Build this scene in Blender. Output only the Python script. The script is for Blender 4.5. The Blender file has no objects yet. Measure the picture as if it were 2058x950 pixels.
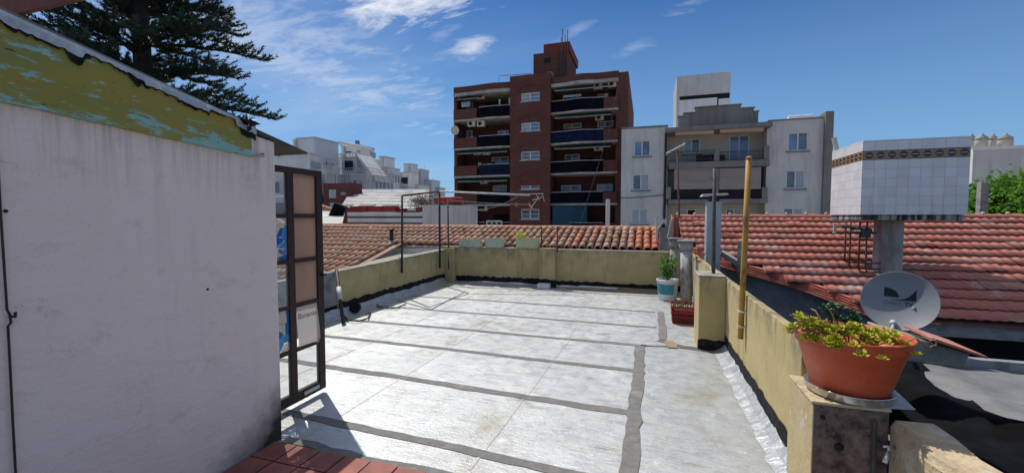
import bpy, math, random
from mathutils import Vector, Matrix
R = random.Random(7)
rad = math.radians
scene = bpy.context.scene
col = scene.collection

# ------------------------------------------------------------------ camera
F, CX, CY, EYE = 850., 1029., 475., 1.6      # focal length and centre in photo pixels
YAW, PIT = rad(17.7), math.atan(40/850.)
cf = Vector((-math.sin(YAW)*math.cos(PIT), math.cos(YAW)*math.cos(PIT), -math.sin(PIT)))
cr = Vector((math.cos(YAW), math.sin(YAW), 0)); cu = cr.cross(cf)
cam = bpy.data.cameras.new('camera'); cam.sensor_width = 36; cam.lens = 36*F/2058.
cam.clip_start = .05; cam.clip_end = 6000
co = bpy.data.objects.new('camera', cam); col.objects.link(co)
co.location = (0, 0, EYE); co.rotation_euler = (rad(90)-PIT, 0, YAW)
scene.camera = co
def on(px, py, X=None, Y=None, Z=None):
    """point of a world plane that the survey photo shows at (px, py)"""
    d = cf + cr*((px-CX)/F) + cu*((CY-py)/F)
    k = X/d.x if X is not None else Y/d.y if Y is not None else (Z-EYE)/d.z
    return Vector((d.x*k, d.y*k, EYE+d.z*k))
def onroof(px, py, s, Yr, zr):
    d = cf + cr*((px-CX)/F) + cu*((CY-py)/F)
    k = (zr-s*Yr-EYE)/(d.z-s*d.y)
    return Vector((d.x*k, d.y*k, EYE+d.z*k))
def raydir(px, py): return (cf + cr*((px-CX)/F) + cu*((CY-py)/F)).normalized()

# ------------------------------------------------------------------ light
SUN = Vector((-1.015, .78, 2.02)).normalized()
sl = bpy.data.lights.new('sun', 'SUN'); sl.energy = 3.45; sl.angle = rad(.53); sl.color = (1, .955, .88)
so = bpy.data.objects.new('sun', sl); col.objects.link(so)
so.rotation_euler = SUN.to_track_quat('Z', 'Y').to_euler(); so.location = (-8, 6, 30)
scene.view_settings.view_transform = 'Standard'; scene.view_settings.look = 'None'
scene.view_settings.exposure = .25; scene.view_settings.gamma = 1
w = bpy.data.worlds.new('World'); scene.world = w; w.use_nodes = True
def world():
    nt = w.node_tree; N = nt.nodes; L = nt.links; N.clear()
    out = N.new('ShaderNodeOutputWorld'); bg = N.new('ShaderNodeBackground'); bg.inputs[1].default_value = .1
    sky = N.new('ShaderNodeTexSky'); sky.sky_type = 'NISHITA'; sky.sun_disc = False
    sky.sun_elevation = math.asin(SUN.z); sky.sun_rotation = math.atan2(SUN.x, SUN.y)
    sky.altitude = 0; sky.air_density = 1.0; sky.dust_density = .6; sky.ozone_density = 3.2
    tc = N.new('ShaderNodeTexCoord')
    def m(op, a, b=None, c=None, clamp=False):
        n = N.new('ShaderNodeMath'); n.operation = op; n.use_clamp = clamp
        for i, v in enumerate((a, b, c)):
            if v is None: continue
            if isinstance(v, (int, float)): n.inputs[i].default_value = v
            else: L.new(v, n.inputs[i])
        return n.outputs[0]
    def dot(v):
        n = N.new('ShaderNodeVectorMath'); n.operation = 'DOT_PRODUCT'; L.new(tc.outputs['Generated'], n.inputs[0])
        n.inputs[1].default_value = v; return n.outputs['Value']
    dx, dy, dz = dot((1, 0, 0)), dot((0, 1, 0)), dot((0, 0, 1))
    up = m('MAXIMUM', m('ADD', dz, .12), .05)
    cb = N.new('ShaderNodeCombineXYZ'); L.new(m('DIVIDE', dx, up), cb.inputs[0]); L.new(m('DIVIDE', dy, up), cb.inputs[1])
    def noise(scale, sx=1, sy=1, rot=0, det=6, rough=.6, dist=0):
        mp = N.new('ShaderNodeMapping'); L.new(cb.outputs[0], mp.inputs[0])
        mp.inputs['Scale'].default_value = (sx, sy, 1); mp.inputs['Rotation'].default_value = (0, 0, rad(rot))
        n = N.new('ShaderNodeTexNoise'); n.inputs['Scale'].default_value = scale; n.inputs['Detail'].default_value = det
        n.inputs['Roughness'].default_value = rough; n.inputs['Distortion'].default_value = dist
        L.new(mp.outputs[0], n.inputs[0]); return n.outputs[0]
    fine = noise(3.2, 1, 2.2, 25, 9, .68, .4); big = noise(.55, 1, 2.4, 35, 5, .55, .3); mid = noise(1.3, .6, 2.6, 35, 7, .6, .5)
    # clouds the sky holds: direction, half-sizes, tilt, softness, strength
    mask = None
    for px, py, ax, ay, tilt, amp, st in [(785, -4, .135, .05, 2, 1.0, .95), (955, 93, .042, .022, 14, .9, .62), (888, 68, .055, .012, 22, .8, .22),
                                      (818, 98, .024, .007, 24, .8, .3), (700, 30, .07, .02, -5, 1., .3), (590, 15, .05, .012, -8, 1., .22), (1385, 6, .05, .012, 15, .9, .3),
                                      (1270, 100, .04, .012, 25, .9, .14), (1160, 60, .04, .01, 25, .9, .16), (600, 130, .3, .06, -18, 1.1, .34), (480, 40, .3, .09, -10, 1.1, .32)]:
        c = raydir(px, py); r = (cr - c*cr.dot(c)).normalized(); u = r.cross(c)
        t = rad(tilt); a = r*math.cos(t)+u*math.sin(t); b = u*math.cos(t)-r*math.sin(t)
        q = dot(c); qq = m('MAXIMUM', q, .05)
        x = m('DIVIDE', m('DIVIDE', dot(a), qq), ax); y = m('DIVIDE', m('DIVIDE', dot(b), qq), ay)
        rr = m('SQRT', m('ADD', m('MULTIPLY', x, x), m('MULTIPLY', y, y)))
        v = m('SUBTRACT', m('ADD', m('SUBTRACT', 1.15, rr), m('MULTIPLY', m('SUBTRACT', fine, .5), 5.5*amp)), 0)
        v = m('MULTIPLY', m('MULTIPLY', v, .75, clamp=True), st)
        v = m('MULTIPLY', v, m('GREATER_THAN', q, .1))
        mask = v if mask is None else m('MAXIMUM', mask, v)
    veil = m('MULTIPLY', m('SUBTRACT', big, .44), 2.4, clamp=True)
    veil = m('MULTIPLY', m('MULTIPLY', m('MULTIPLY', veil, m('ADD', .35, mid)), .42), m('SUBTRACT', m('SUBTRACT', .28, m('MULTIPLY', dx, 1.1)), m('MULTIPLY', dy, .3), clamp=True))  # veil on the left; more added behind the camera for neutral fill
    mask = m('MAXIMUM', mask, veil)
    # unseen high cirrus, added overhead to brighten the fill light
    high = m('MULTIPLY', m('MULTIPLY', m('SUBTRACT', dz, .44), 2.2, clamp=True), m('MULTIPLY', m('ADD', m('MULTIPLY', m('SUBTRACT', noise(1.1, 1, 1.6, 30, 7, .62, .4), .30), 2.2), .12, clamp=True), .85))
    mask = m('MAXIMUM', mask, high)
    haze = m('MULTIPLY', m('SUBTRACT', .46, dz), 1.6, clamp=True)
    mx = N.new('ShaderNodeMix'); mx.data_type = 'RGBA'; L.new(haze, mx.inputs[0]); L.new(sky.outputs[0], mx.inputs[6]); mx.inputs[7].default_value = (11.5, 10.3, 10.0, 1)
    tint = N.new('ShaderNodeMix'); tint.data_type = 'RGBA'; tint.blend_type = 'MULTIPLY'; tint.inputs[0].default_value = 1
    L.new(mx.outputs[2], tint.inputs[6]); tint.inputs[7].default_value = (.23, .46, .72, 1)
    m2 = N.new('ShaderNodeMix'); m2.data_type = 'RGBA'; L.new(mask, m2.inputs[0]); L.new(tint.outputs[2], m2.inputs[6]); m2.inputs[7].default_value = (7.9, 8.0, 8.3, 1)
    L.new(m2.outputs[2], bg.inputs[0]); L.new(bg.outputs[0], out.inputs[0])
world()

# ------------------------------------------------------------------ materials
def rgb(*c): return (c[0], c[1], c[2], 1)
class NB:
    def __init__(s, name):
        s.m = bpy.data.materials.new(name); s.m.use_nodes = True
        s.N = s.m.node_tree.nodes; s.L = s.m.node_tree.links; s.b = s.N['Principled BSDF']
        s.geo = s.N.new('ShaderNodeNewGeometry')
    def mp(s, scale=(1, 1, 1), rot=(0, 0, 0), src=None):
        n = s.N.new('ShaderNodeMapping'); s.L.new(src or s.geo.outputs['Position'], n.inputs[0])
        n.inputs['Scale'].default_value = scale; n.inputs['Rotation'].default_value = rot; return n.outputs[0]
    def noise(s, scale, vec=None, det=5, rough=.6, dist=0):
        n = s.N.new('ShaderNodeTexNoise'); s.L.new(vec or s.geo.outputs['Position'], n.inputs[0])
        n.inputs['Scale'].default_value = scale; n.inputs['Detail'].default_value = det; n.inputs['Roughness'].default_value = rough
        n.inputs['Distortion'].default_value = dist; return n.outputs[0]
    def ramp(s, v, lo, hi, a=0, b=1):
        n = s.N.new('ShaderNodeMapRange'); n.clamp = True; s.L.new(v, n.inputs[0])
        n.inputs[1].default_value = lo; n.inputs[2].default_value = hi; n.inputs[3].default_value = a; n.inputs[4].default_value = b
        return n.outputs[0]
    def math(s, op, a, b=None, clamp=False):
        n = s.N.new('ShaderNodeMath'); n.operation = op; n.use_clamp = clamp
        for i, v in enumerate((a, b)):
            if v is None: continue
            if isinstance(v, (int, float)): n.inputs[i].default_value = v
            else: s.L.new(v, n.inputs[i])
        return n.outputs[0]
    def mix(s, f, a, b, mode='MIX'):
        n = s.N.new('ShaderNodeMix'); n.data_type = 'RGBA'; n.blend_type = mode
        if isinstance(f, (int, float)): n.inputs[0].default_value = f
        else: s.L.new(f, n.inputs[0])
        for i, v in ((6, a), (7, b)):
            if isinstance(v, tuple): n.inputs[i].default_value = rgb(*v)
            else: s.L.new(v, n.inputs[i])
        return n.outputs[2]
    def xyz(s):
        n = s.N.new('ShaderNodeSeparateXYZ'); s.L.new(s.geo.outputs['Position'], n.inputs[0]); return n.outputs
    def objrand(s): return s.N.new('ShaderNodeObjectInfo').outputs['Random']
    def bump(s, h, st, dist=.01, prev=None):
        n = s.N.new('ShaderNodeBump'); n.inputs['Strength'].default_value = st; n.inputs['Distance'].default_value = dist
        s.L.new(h, n.inputs['Height'])
        if prev: s.L.new(prev, n.inputs['Normal'])
        s.L.new(n.outputs[0], s.b.inputs['Normal']); return n.outputs[0]
    def fin(s, c=None, rough=.8, metal=0, spec=None):
        if c is not None:
            if isinstance(c, tuple): s.b.inputs['Base Color'].default_value = rgb(*c)
            else: s.L.new(c, s.b.inputs['Base Color'])
        if isinstance(rough, (int, float)): s.b.inputs['Roughness'].default_value = rough
        else: s.L.new(rough, s.b.inputs['Roughness'])
        s.b.inputs['Metallic'].default_value = metal
        if spec is not None: s.b.inputs['Specular IOR Level'].default_value = spec
        return s.m
def mat(name, c1, c2=None, scale=6, rough=.8, metal=0, bump=.15, bscale=60, dist=.01, rnd=0, lo=.4, hi=.65, stretch=None, c3=None, s3=2, lo3=.55, hi3=.7, spec=None):
    n = NB(name); c2 = c2 or tuple(v*.75 for v in c1)
    v = n.mp(stretch) if stretch else None
    c = n.mix(n.ramp(n.noise(scale, v), lo, hi), c1, c2)
    if c3: c = n.mix(n.ramp(n.noise(s3, v, 6, .65), lo3, hi3), c, c3)
    if rnd:
        r = n.objrand(); k = n.N.new('ShaderNodeHueSaturation'); n.L.new(c, k.inputs['Color'])
        n.L.new(n.ramp(r, 0, 1, 1-rnd, 1+rnd), k.inputs['Value']); c = k.outputs[0]
    if bump: n.bump(n.noise(bscale, None, 4), bump, dist)
    return n.fin(c, rough, metal, spec)
M = {}
def silver():
    n = NB('silver_membrane'); p = n.geo.outputs['Position']
    c = n.mix(n.ramp(n.noise(1.3, None, 7, .6), .35, .7), (.61, .62, .61), (.45, .46, .46))
    xx = n.xyz(); c = n.mix(n.math('MULTIPLY', n.ramp(n.math('ADD', xx[0], n.math('MULTIPLY', n.math('SUBTRACT', n.noise(2, None, 5), .5), 1.2)), -.25, .35), .8), c, (.44, .455, .46))  # right side painted darker, away from the sun's sheen
    c = n.mix(n.ramp(n.noise(7, n.mp((.35, 1.8, 1)), 6, .7), .5, .66, 0, .6), c, (.40, .41, .41))
    c = n.mix(n.ramp(n.math('ABSOLUTE', n.math('SUBTRACT', n.noise(.8, None, 4, .55), .52)), .004, .012, .22, 0), c, (.36, .33, .26))
    c = n.mix(n.ramp(n.noise(.9, n.mp((1, 1, 1), (0, 0, .6)), 6, .7, .6), .56, .72), c, (.36, .325, .24))
    c = n.mix(n.ramp(n.noise(2.7, n.mp((.5, 2, 1)), 6, .7), .60, .72), c, (.30, .27, .2))
    c = n.mix(n.ramp(n.noise(30, n.mp((.6, 1.5, 1)), 5, .75), .50, .70, 0, .8), c, (.36, .37, .365))
    c = n.mix(n.ramp(n.noise(5.5, n.mp((1, 1, 1)), 4, .8), .60, .75), c, (.74, .75, .75))
    c = n.mix(n.ramp(n.noise(90, None, 2, .5), .66, .72), c, (.75, .76, .76))
    # lap seams of the rolls and old footmarks
    b1 = n.noise(14, n.mp((.45, 1.6, 1)), 8, .72, 1.2)
    vor = n.N.new('ShaderNodeTexVoronoi'); vor.inputs['Scale'].default_value = 26; vor.feature = 'DISTANCE_TO_EDGE'; n.L.new(n.mp((1, 1.5, 1)), vor.inputs[0])
    pv = n.bump(b1, .7, .009); n.bump(n.ramp(vor.outputs[0], 0, .1), .25, .003, pv)
    return n.fin(c, n.ramp(n.noise(7, None, 4), .3, .7, .36, .62), .45)
M['silver'] = silver()
M['silver_clean'] = mat('silver_coating', (.50, .515, .525), (.36, .375, .39), 11, .42, .4, .8, 30, .008, c3=(.66, .67, .67), s3=18, lo3=.55, hi3=.66)
M['tar'] = mat('grey_tar', (.15, .145, .138), (.2, .19, .18), 14, .85, 0, .6, 70, .006, c3=(.3, .29, .28), s3=4, lo3=.58, hi3=.75)
M['bitumen'] = mat('black_bitumen', (.010, .010, .011), (.028, .028, .03), 12, .85, 0, .5, 40, .01, spec=.15)
def khaki():
    n = NB('khaki_render')
    c = n.mix(n.ramp(n.noise(2.2, n.mp((1, 1, 1.4))), .35, .68), (.50, .40, .195), (.40, .32, .145))
    st = n.noise(5, n.mp((1.4, 1.4, .22)), 6, .7)
    c = n.mix(n.ramp(st, .56, .72, 0, .6), c, (.17, .145, .08))
    low = n.ramp(n.xyz()[2], .55, .95)
    c = n.mix(n.math('MULTIPLY', n.ramp(n.noise(6, n.mp((1, 1, .5)), 6, .7), .45, .62), low), c, (.13, .12, .085))
    c = n.mix(n.ramp(n.noise(30, None, 4), .6, .75), c, (.5, .42, .26))
    n.bump(n.noise(22, None, 7, .7), .35, .01)
    return n.fin(c, .9)
M['khaki'] = khaki()
M['coping'] = mat('weathered_cement_top', (.36, .33, .26), (.2, .185, .15), 7, .92, 0, .6, 40, .01, c3=(.5, .47, .4), s3=5)
def shedwall():
    n = NB('pinkish_white_render')
    c = n.mix(n.ramp(n.noise(1.6, None, 6), .35, .7), (.86, .75, .70), (.81, .70, .65))
    c = n.mix(n.ramp(n.noise(4.5, n.mp((1, 1, 1.6)), 9, .75), .56, .72, 0, .5), c, (.50, .44, .44))
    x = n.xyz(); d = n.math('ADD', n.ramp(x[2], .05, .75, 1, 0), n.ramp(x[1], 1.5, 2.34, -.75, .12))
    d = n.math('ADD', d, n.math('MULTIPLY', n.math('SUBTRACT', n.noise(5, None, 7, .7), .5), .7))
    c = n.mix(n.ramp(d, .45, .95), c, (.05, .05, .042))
    c = n.mix(n.ramp(n.noise(55, None, 3), .64, .72, 0, .3), c, (.3, .26, .27))
    c = n.mix(n.ramp(n.noise(3, n.mp((1, 2.2, .18)), 7, .7), .56, .74, 0, .35), c, (.56, .49, .47))
    topz = n.ramp(n.math('ADD', x[2], n.math('MULTIPLY', x[1], .06)), 1.75, 2.15)
    c = n.mix(n.math('MULTIPLY', n.ramp(n.noise(9, n.mp((1, 3, .15)), 6, .7), .45, .65), n.math('MULTIPLY', topz, .55)), c, (.42, .35, .27))
    vo = n.N.new('ShaderNodeTexVoronoi'); vo.feature = 'DISTANCE_TO_EDGE'; vo.inputs['Scale'].default_value = 1.1
    wv = n.N.new('ShaderNodeVectorMath'); wv.operation = 'ADD'; nz = n.N.new('ShaderNodeTexNoise'); nz.inputs['Scale'].default_value = 3; nz.inputs['Detail'].default_value = 8; n.L.new(n.geo.outputs['Position'], nz.inputs[0])
    n.L.new(n.geo.outputs['Position'], wv.inputs[0]); sc_ = n.N.new('ShaderNodeVectorMath'); sc_.operation = 'SCALE'; sc_.inputs['Scale'].default_value = .8; n.L.new(nz.outputs['Color'], sc_.inputs[0]); n.L.new(sc_.outputs[0], wv.inputs[1]); n.L.new(wv.outputs[0], vo.inputs[0])
    crack = n.math('MULTIPLY', n.ramp(vo.outputs[0], .0, .0035, 1, 0), n.ramp(n.noise(1.3, None, 2), .52, .6))
    c = n.mix(n.math('MULTIPLY', crack, .28), c, (.2, .17, .17))
    c = n.mix(n.ramp(n.noise(16, n.mp((1, 1, 3)), 9, .8), .60, .72, 0, .5), c, (.4, .34, .35))
    pv = n.bump(n.noise(5, n.mp((1, 1, 2.2)), 8, .62), .55, .02); n.bump(n.noise(90, None, 4, .7), .6, .004, pv)
    return n.fin(c, .93, 0, .2)
M['shedwall'] = shedwall()
def fascia():
    n = NB('flaking_olive_paint')
    v = n.mp((1, .55, 2.2), (rad(-6), 0, 0)); x = n.xyz()
    c = n.mix(n.ramp(n.noise(3, v, 5), .35, .65), (.32, .27, .045), (.22, .24, .06))
    c = n.mix(n.ramp(n.noise(5, v, 8, .7), .5, .7, 0, .7), c, (.38, .23, .035))
    low = n.math('ADD', n.ramp(n.math('ADD', x[2], n.math('MULTIPLY', x[1], .06)), 2.13, 2.32, .12, 0), n.ramp(x[1], .9, 1.6, .035, 0))
    fl = n.math('ADD', n.math('ADD', n.noise(4.2, v, 10, .74, .35), low), n.math('MULTIPLY', n.math('SUBTRACT', n.noise(22, n.mp((1, .5, 2.6), (rad(-6), 0, 0)), 6, .8), .5), .22))
    c = n.mix(n.ramp(fl, .60, .625), c, (.24, .47, .45))
    fl2 = n.math('ADD', n.noise(11, v, 9, .7, .2), n.math('MULTIPLY', low, .4))
    c = n.mix(n.ramp(fl2, .64, .655), c, (.32, .54, .46))
    c = n.mix(n.ramp(n.noise(26, v, 4, .6), .67, .69), c, (.05, .045, .02))
    n.bump(fl, .5, .01)
    return n.fin(c, .75)
M['fascia'] = fascia()
M['maroon_metal'] = mat('maroon_metal_paint', (.024, .009, .009), (.04, .016, .013), 10, .65, 0, .2)
def cardb(name, c1, c2):
    n = NB(name); c = n.mix(n.ramp(n.noise(4, n.mp((1, 1, .4))), .35, .65), c1, c2)
    n.bump(n.noise(30, n.mp((1, 1, .2)), 3), .15, .004)
    m = n.fin(c, .9)
    t = n.N.new('ShaderNodeBsdfTranslucent'); n.L.new(c, t.inputs[0])
    mx = n.N.new('ShaderNodeMixShader'); mx.inputs[0].default_value = .45
    n.L.new(n.b.outputs[0], mx.inputs[1]); n.L.new(t.outputs[0], mx.inputs[2]); n.L.new(mx.outputs[0], n.N['Material Output'].inputs[0])
    return m
M['cardboard'] = cardb('brown_cardboard', (.55, .40, .31), (.48, .34, .26))
M['bananabox'] = cardb('printed_cardboard', (.62, .55, .50), (.54, .47, .43))
M['print'] = mat('dark_print', (.05, .05, .06), None, 20, .8, 0, 0)
def glasslike(name, c, a, rough=.05):
    n = NB(name); n.fin(c, rough); t = n.N.new('ShaderNodeBsdfTransparent'); t.inputs[0].default_value = rgb(*c) if a[1] else (1, 1, 1, 1)
    mx = n.N.new('ShaderNodeMixShader'); mx.inputs[0].default_value = a[0]
    n.L.new(n.b.outputs[0], mx.inputs[1]); n.L.new(t.outputs[0], mx.inputs[2]); n.L.new(mx.outputs[0], n.N['Material Output'].inputs[0]); return n.m
M['clear'] = glasslike('clear_window_glass', (.55, .62, .6), (.82, 0))
M['gblue'] = glasslike('blue_glass', (.02, .19, .62), (.4, 1), .25); M['gcyan'] = glasslike('sky_blue_glass', (.08, .42, .75), (.4, 1), .25)
M['gcream'] = glasslike('cream_glass', (.75, .74, .62), (.45, 1), .25); M['gpale'] = glasslike('pale_blue_glass', (.25, .38, .62), (.4, 1), .25)
M['lead'] = mat('black_lead', (.01, .012, .03), None, 9, .6)
def tiles(name, c1, c2, c3, c4, lich=.6, rnd=.2):
    n = NB(name); r = n.objrand()
    c = n.mix(n.ramp(r, 0, 1), c1, c2)
    c = n.mix(n.ramp(n.noise(1.1, None, 4, .6), .45, .65, 0, .7), c, c3)
    c = n.mix(n.ramp(n.noise(2.3, n.mp((1, 1, 1)), 6, .72), lich, lich+.12, 0, .85), c, c4)
    c = n.mix(n.ramp(n.noise(34, None, 5, .7), .5, .72, 0, .45), c, tuple(v*.45 for v in c1))
    # each baked tile has its own shade
    w_ = n.N.new('ShaderNodeTexWhiteNoise'); w_.noise_dimensions = '3D'
    sn = n.N.new('ShaderNodeVectorMath'); sn.operation = 'SNAP'; n.L.new(n.geo.outputs['Position'], sn.inputs[0]); sn.inputs[1].default_value = (.272, .4, 4)
    n.L.new(sn.outputs[0], w_.inputs[0])
    k = n.N.new('ShaderNodeHueSaturation'); n.L.new(c, k.inputs['Color']); n.L.new(n.ramp(r, 0, 1, 1-rnd, 1+rnd), k.inputs['Value'])
    n.bump(n.noise(60, None, 4), .3, .004)
    return n.fin(k.outputs[0], .78)
M['redtile'] = tiles('red_french_tile', (.62, .21, .145), (.48, .155, .105), (.46, .235, .175), (.62, .45, .37), .54, .2)
M['browntile'] = tiles('weathered_barrel_tile', (.46, .24, .145), (.38, .18, .105), (.33, .19, .125), (.48, .37, .27), .5, .28)
M['orangetile'] = tiles('new_orange_barrel_tile', (.56, .17, .075), (.5, .2, .1), (.5, .17, .09), (.55, .3, .2), .62, .12)
M['roofbase'] = mat('roof_bed_mortar', (.13, .055, .035), (.08, .04, .03), 8, .95)
M['ridge'] = mat('ridge_mortar', (.5, .26, .17), (.4, .17, .1), 7, .9, 0, .4, 30)
M['redridge'] = mat('red_ridge_cap', (.5, .15, .10), (.38, .11, .08), 5, .8, rnd=.12)
M['mortar'] = mat('pale_mortar', (.62, .56, .5), (.5, .44, .38), 20, .95, 0, .5)
def brick():
    n = NB('dark_red_brick'); x = n.xyz()
    cb = n.N.new('ShaderNodeCombineXYZ'); n.L.new(n.math('ADD', x[0], x[1]), cb.inputs[0]); n.L.new(x[2], cb.inputs[1])
    b = n.N.new('ShaderNodeTexBrick'); n.L.new(cb.outputs[0], b.inputs[0])
    for k, v in (('Scale', 1), ('Brick Width', .5), ('Row Height', .16), ('Mortar Size', .02)): b.inputs[k].default_value = v
    b.inputs['Color1'].default_value = (.155, .058, .042, 1); b.inputs['Color2'].default_value = (.105, .04, .032, 1); b.inputs['Mortar'].default_value = (.15, .075, .06, 1)
    c = n.mix(n.ramp(n.noise(.7, n.mp((1, 1, .5)), 6, .65), .4, .7, 0, .6), b.outputs[0], (.10, .042, .036))
    c = n.mix(n.ramp(n.noise(1.5, n.mp((1, 1, .15)), 5), .58, .75, 0, .6), c, (.07, .035, .03))
    return n.fin(c, .92, 0, .2)
M['brick'] = brick()
M['brick2'] = mat('smooth_red_render', (.2, .035, .03), (.14, .03, .028), 2, .9)
def plaster(name, c1, c2, c3, zs=.12):
    n = NB(name)
    c = n.mix(n.ramp(n.noise(.6, None, 6), .35, .68), c1, c2)
    c = n.mix(n.ramp(n.noise(1.5, n.mp((1, 1, zs)), 7, .7), .5, .72, 0, .75), c, c3)
    n.bump(n.noise(8, None, 6), .15, .02); return n.fin(c, .92, 0, .2)
M['greyplaster'] = plaster('grey_streaked_plaster', (.62, .61, .59), (.53, .52, .505), (.34, .335, .32))
M['greydark'] = plaster('dark_stained_cement', (.25, .24, .235), (.19, .18, .175), (.1, .095, .09))
M['beigeplaster'] = plaster('beige_grey_plaster', (.56, .5, .43), (.5, .44, .38), (.34, .3, .26))
M['whiteplaster'] = plaster('white_plaster', (.78, .77, .74), (.7, .69, .67), (.48, .47, .46))
M['bluewhite'] = plaster('cool_white_plaster', (.68, .69, .70), (.58, .59, .61), (.4, .41, .43))  # cool cast of shade put into the white
M['shade_white'] = plaster('dull_white_plaster', (.54, .56, .58), (.46, .48, .5), (.28, .29, .31))  # darker copy of the white plaster, shade put into its colour
M['slab'] = mat('white_slab_edge', (.42, .40, .36), (.26, .245, .22), 1.2, .9, 0, .1)
M['navy'] = mat('navy_railing_mesh', (.005, .005, .009), (.008, .009, .016), 1.2, .95, 0, .1, spec=.05)
M['navylight'] = mat('blue_shade_net', (.008, .012, .032), (.014, .024, .06), 3, .9, spec=.05)
M['green'] = mat('dark_green_awning', (.014, .075, .065), (.025, .10, .085), 2, .85)
M['teal'] = mat('petrol_blue_awning', (.005, .06, .105), (.004, .04, .075), 1, .8)
M['dark'] = mat('dark_void', (.012, .012, .014), None, 5, .9)  # near-black for holes, also stands in for deep shade
M['winglass'] = mat('reflecting_window_glass', (.06, .085, .12), (.16, .2, .25), 1.3, .08, 0, .02, 3, spec=.8)
M['curtain'] = mat('curtained_glass', (.38, .42, .47), (.25, .29, .34), 2, .2, 0, 0, stretch=(6, 6, .5))
M['blueglass'] = mat('blue_reflecting_glass', (.11, .2, .36), (.2, .31, .48), 1, .1, 0, 0)
M['whiteframe'] = mat('white_window_frame', (.68, .69, .7), (.6, .6, .62), 4, .5, 0, 0)
M['greyframe'] = mat('grey_window_frame', (.42, .44, .46), None, 4, .5, 0, 0)
M['acwhite'] = mat('cream_plastic', (.6, .58, .5), (.5, .48, .42), 3, .6, 0, 0)
M['blind'] = mat('taupe_roller_awning', (.33, .28, .25), (.27, .23, .21), .8, .9, stretch=(1, 1, 4))
M['blindlight'] = mat('cream_folded_awning', (.55, .43, .33), (.47, .36, .28), 1, .9)
M['corr'] = mat('fibre_cement_sheet', (.58, .56, .53), (.42, .40, .38), 1.1, .9, 0, .3, 12, .02, c3=(.22, .2, .19), s3=2.2, lo3=.52, hi3=.7, stretch=(.5, 2, 2))
M['corrgrey'] = mat('grey_fibre_cement', (.20, .20, .20), (.13, .13, .135), 2.2, .9, 0, .4, 30, .01, c3=(.12, .12, .125), s3=3, lo3=.55, hi3=.72)
M['redpaint'] = mat('faded_red_paint', (.36, .028, .02), (.22, .02, .016), 1.2, .7)
M['trimblue'] = mat('blue_grey_trim', (.08, .1, .14), None, 2, .8)
M['blacknet'] = mat('black_shade_cloth', (.006, .006, .007), (.011, .012, .014), 4, 1.0, 0, .6, 9, .02, spec=.05)
M['galv'] = mat('galvanised_sheet', (.42, .44, .47), (.34, .36, .39), 3, .55, .12, .1, 12, c3=(.25, .26, .28), s3=4)
M['chrome'] = mat('bright_aluminium', (.75, .74, .72), (.5, .49, .47), 14, .28, .85, .15, 25)
M['rust'] = mat('rusty_painted_steel', (.09, .022, .016), (.16, .05, .03), 14, .8, 0, .4, 60)
M['iron'] = mat('black_iron', (.014, .013, .015), (.035, .028, .026), 12, .65)
M['darksteel'] = mat('dull_brown_steel', (.09, .08, .075), (.05, .04, .036), 14, .7)
M['yellow'] = mat('ochre_yellow_paint', (.46, .26, .035), (.34, .18, .03), 9, .6, c3=(.16, .08, .03), s3=14, lo3=.56, hi3=.66, stretch=(1, 1, .4))
M['whitemetal'] = mat('white_painted_metal', (.62, .62, .6), (.45, .45, .44), 8, .6)
def asb():
    n = NB('lichen_stained_fibre_cement')
    c = n.mix(n.ramp(n.noise(7, n.mp((1, 1, .25)), 7, .7), .38, .62), (.45, .43, .4), (.2, .185, .17))
    c = n.mix(n.ramp(n.noise(9, n.mp((1.5, 1.5, .18)), 6, .7), .56, .68), c, (.06, .05, .045))
    n.bump(n.noise(30, None, 5), .5, .01); return n.fin(c, .95)
M['asbestos'] = asb()
M['bucket'] = mat('white_plastic_bucket', (.6, .63, .63), (.5, .54, .55), 9, .45)
M['teallabel'] = mat('teal_label_print', (.01, .19, .27), (.03, .28, .33), 11, .5)
M['redplastic'] = mat('red_plastic_crate', (.34, .012, .014), (.25, .009, .012), 9, .4)
M['soil'] = mat('dark_soil', (.05, .033, .022), (.09, .06, .04), 30, .95, 0, 1, 60, .02)
M['planter'] = mat('pale_green_planter', (.5, .54, .42), (.4, .45, .36), 9, .75, c3=(.3, .33, .27), s3=7)
M['planter2'] = mat('lime_cream_planter', (.5, .55, .31), (.42, .47, .27), 9, .75)
def potmat():
    n = NB('terracotta_pot'); x = n.xyz()
    c = n.mix(n.ramp(n.noise(4, None, 5), .35, .65), (.56, .098, .034), (.45, .07, .027))
    c = n.mix(n.ramp(n.noise(13, n.mp((1, 1, .35)), 8, .75), .56, .74, 0, .45), c, (.62, .27, .17))
    c = n.mix(n.ramp(n.noise(60, n.mp((1, 1, .25)), 3, .8), .66, .74, 0, .4), c, (.2, .045, .025))
    c = n.mix(n.math('MULTIPLY', n.ramp(n.noise(9, None, 7, .7), .45, .6), n.ramp(x[2], .64, .76, .6, 0)), c, (.33, .2, .14))
    n.bump(n.noise(50, None, 4), .15, .002)
    return n.fin(c, n.ramp(n.noise(8, None, 5), .3, .7, .42, .7))
M['terracotta'] = potmat()
_unused = mat('unused_clay', (.46, .068, .026), (.38, .052, .022), 4, .5, 0, .15, 40, c3=(.5, .12, .06), s3=3, lo3=.62, hi3=.85)
def leafm(name, c1, c2, tr=.35):
    n = NB(name); r = n.noise(17, None, 2)
    c = n.mix(n.ramp(r, .35, .65), c1, c2); n.fin(c, .5)
    t = n.N.new('ShaderNodeBsdfTranslucent'); n.L.new(c, t.inputs[0]); mx = n.N.new('ShaderNodeMixShader'); mx.inputs[0].default_value = tr
    n.L.new(n.b.outputs[0], mx.inputs[1]); n.L.new(t.outputs[0], mx.inputs[2]); n.L.new(mx.outputs[0], n.N['Material Output'].inputs[0]); return n.m
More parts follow.
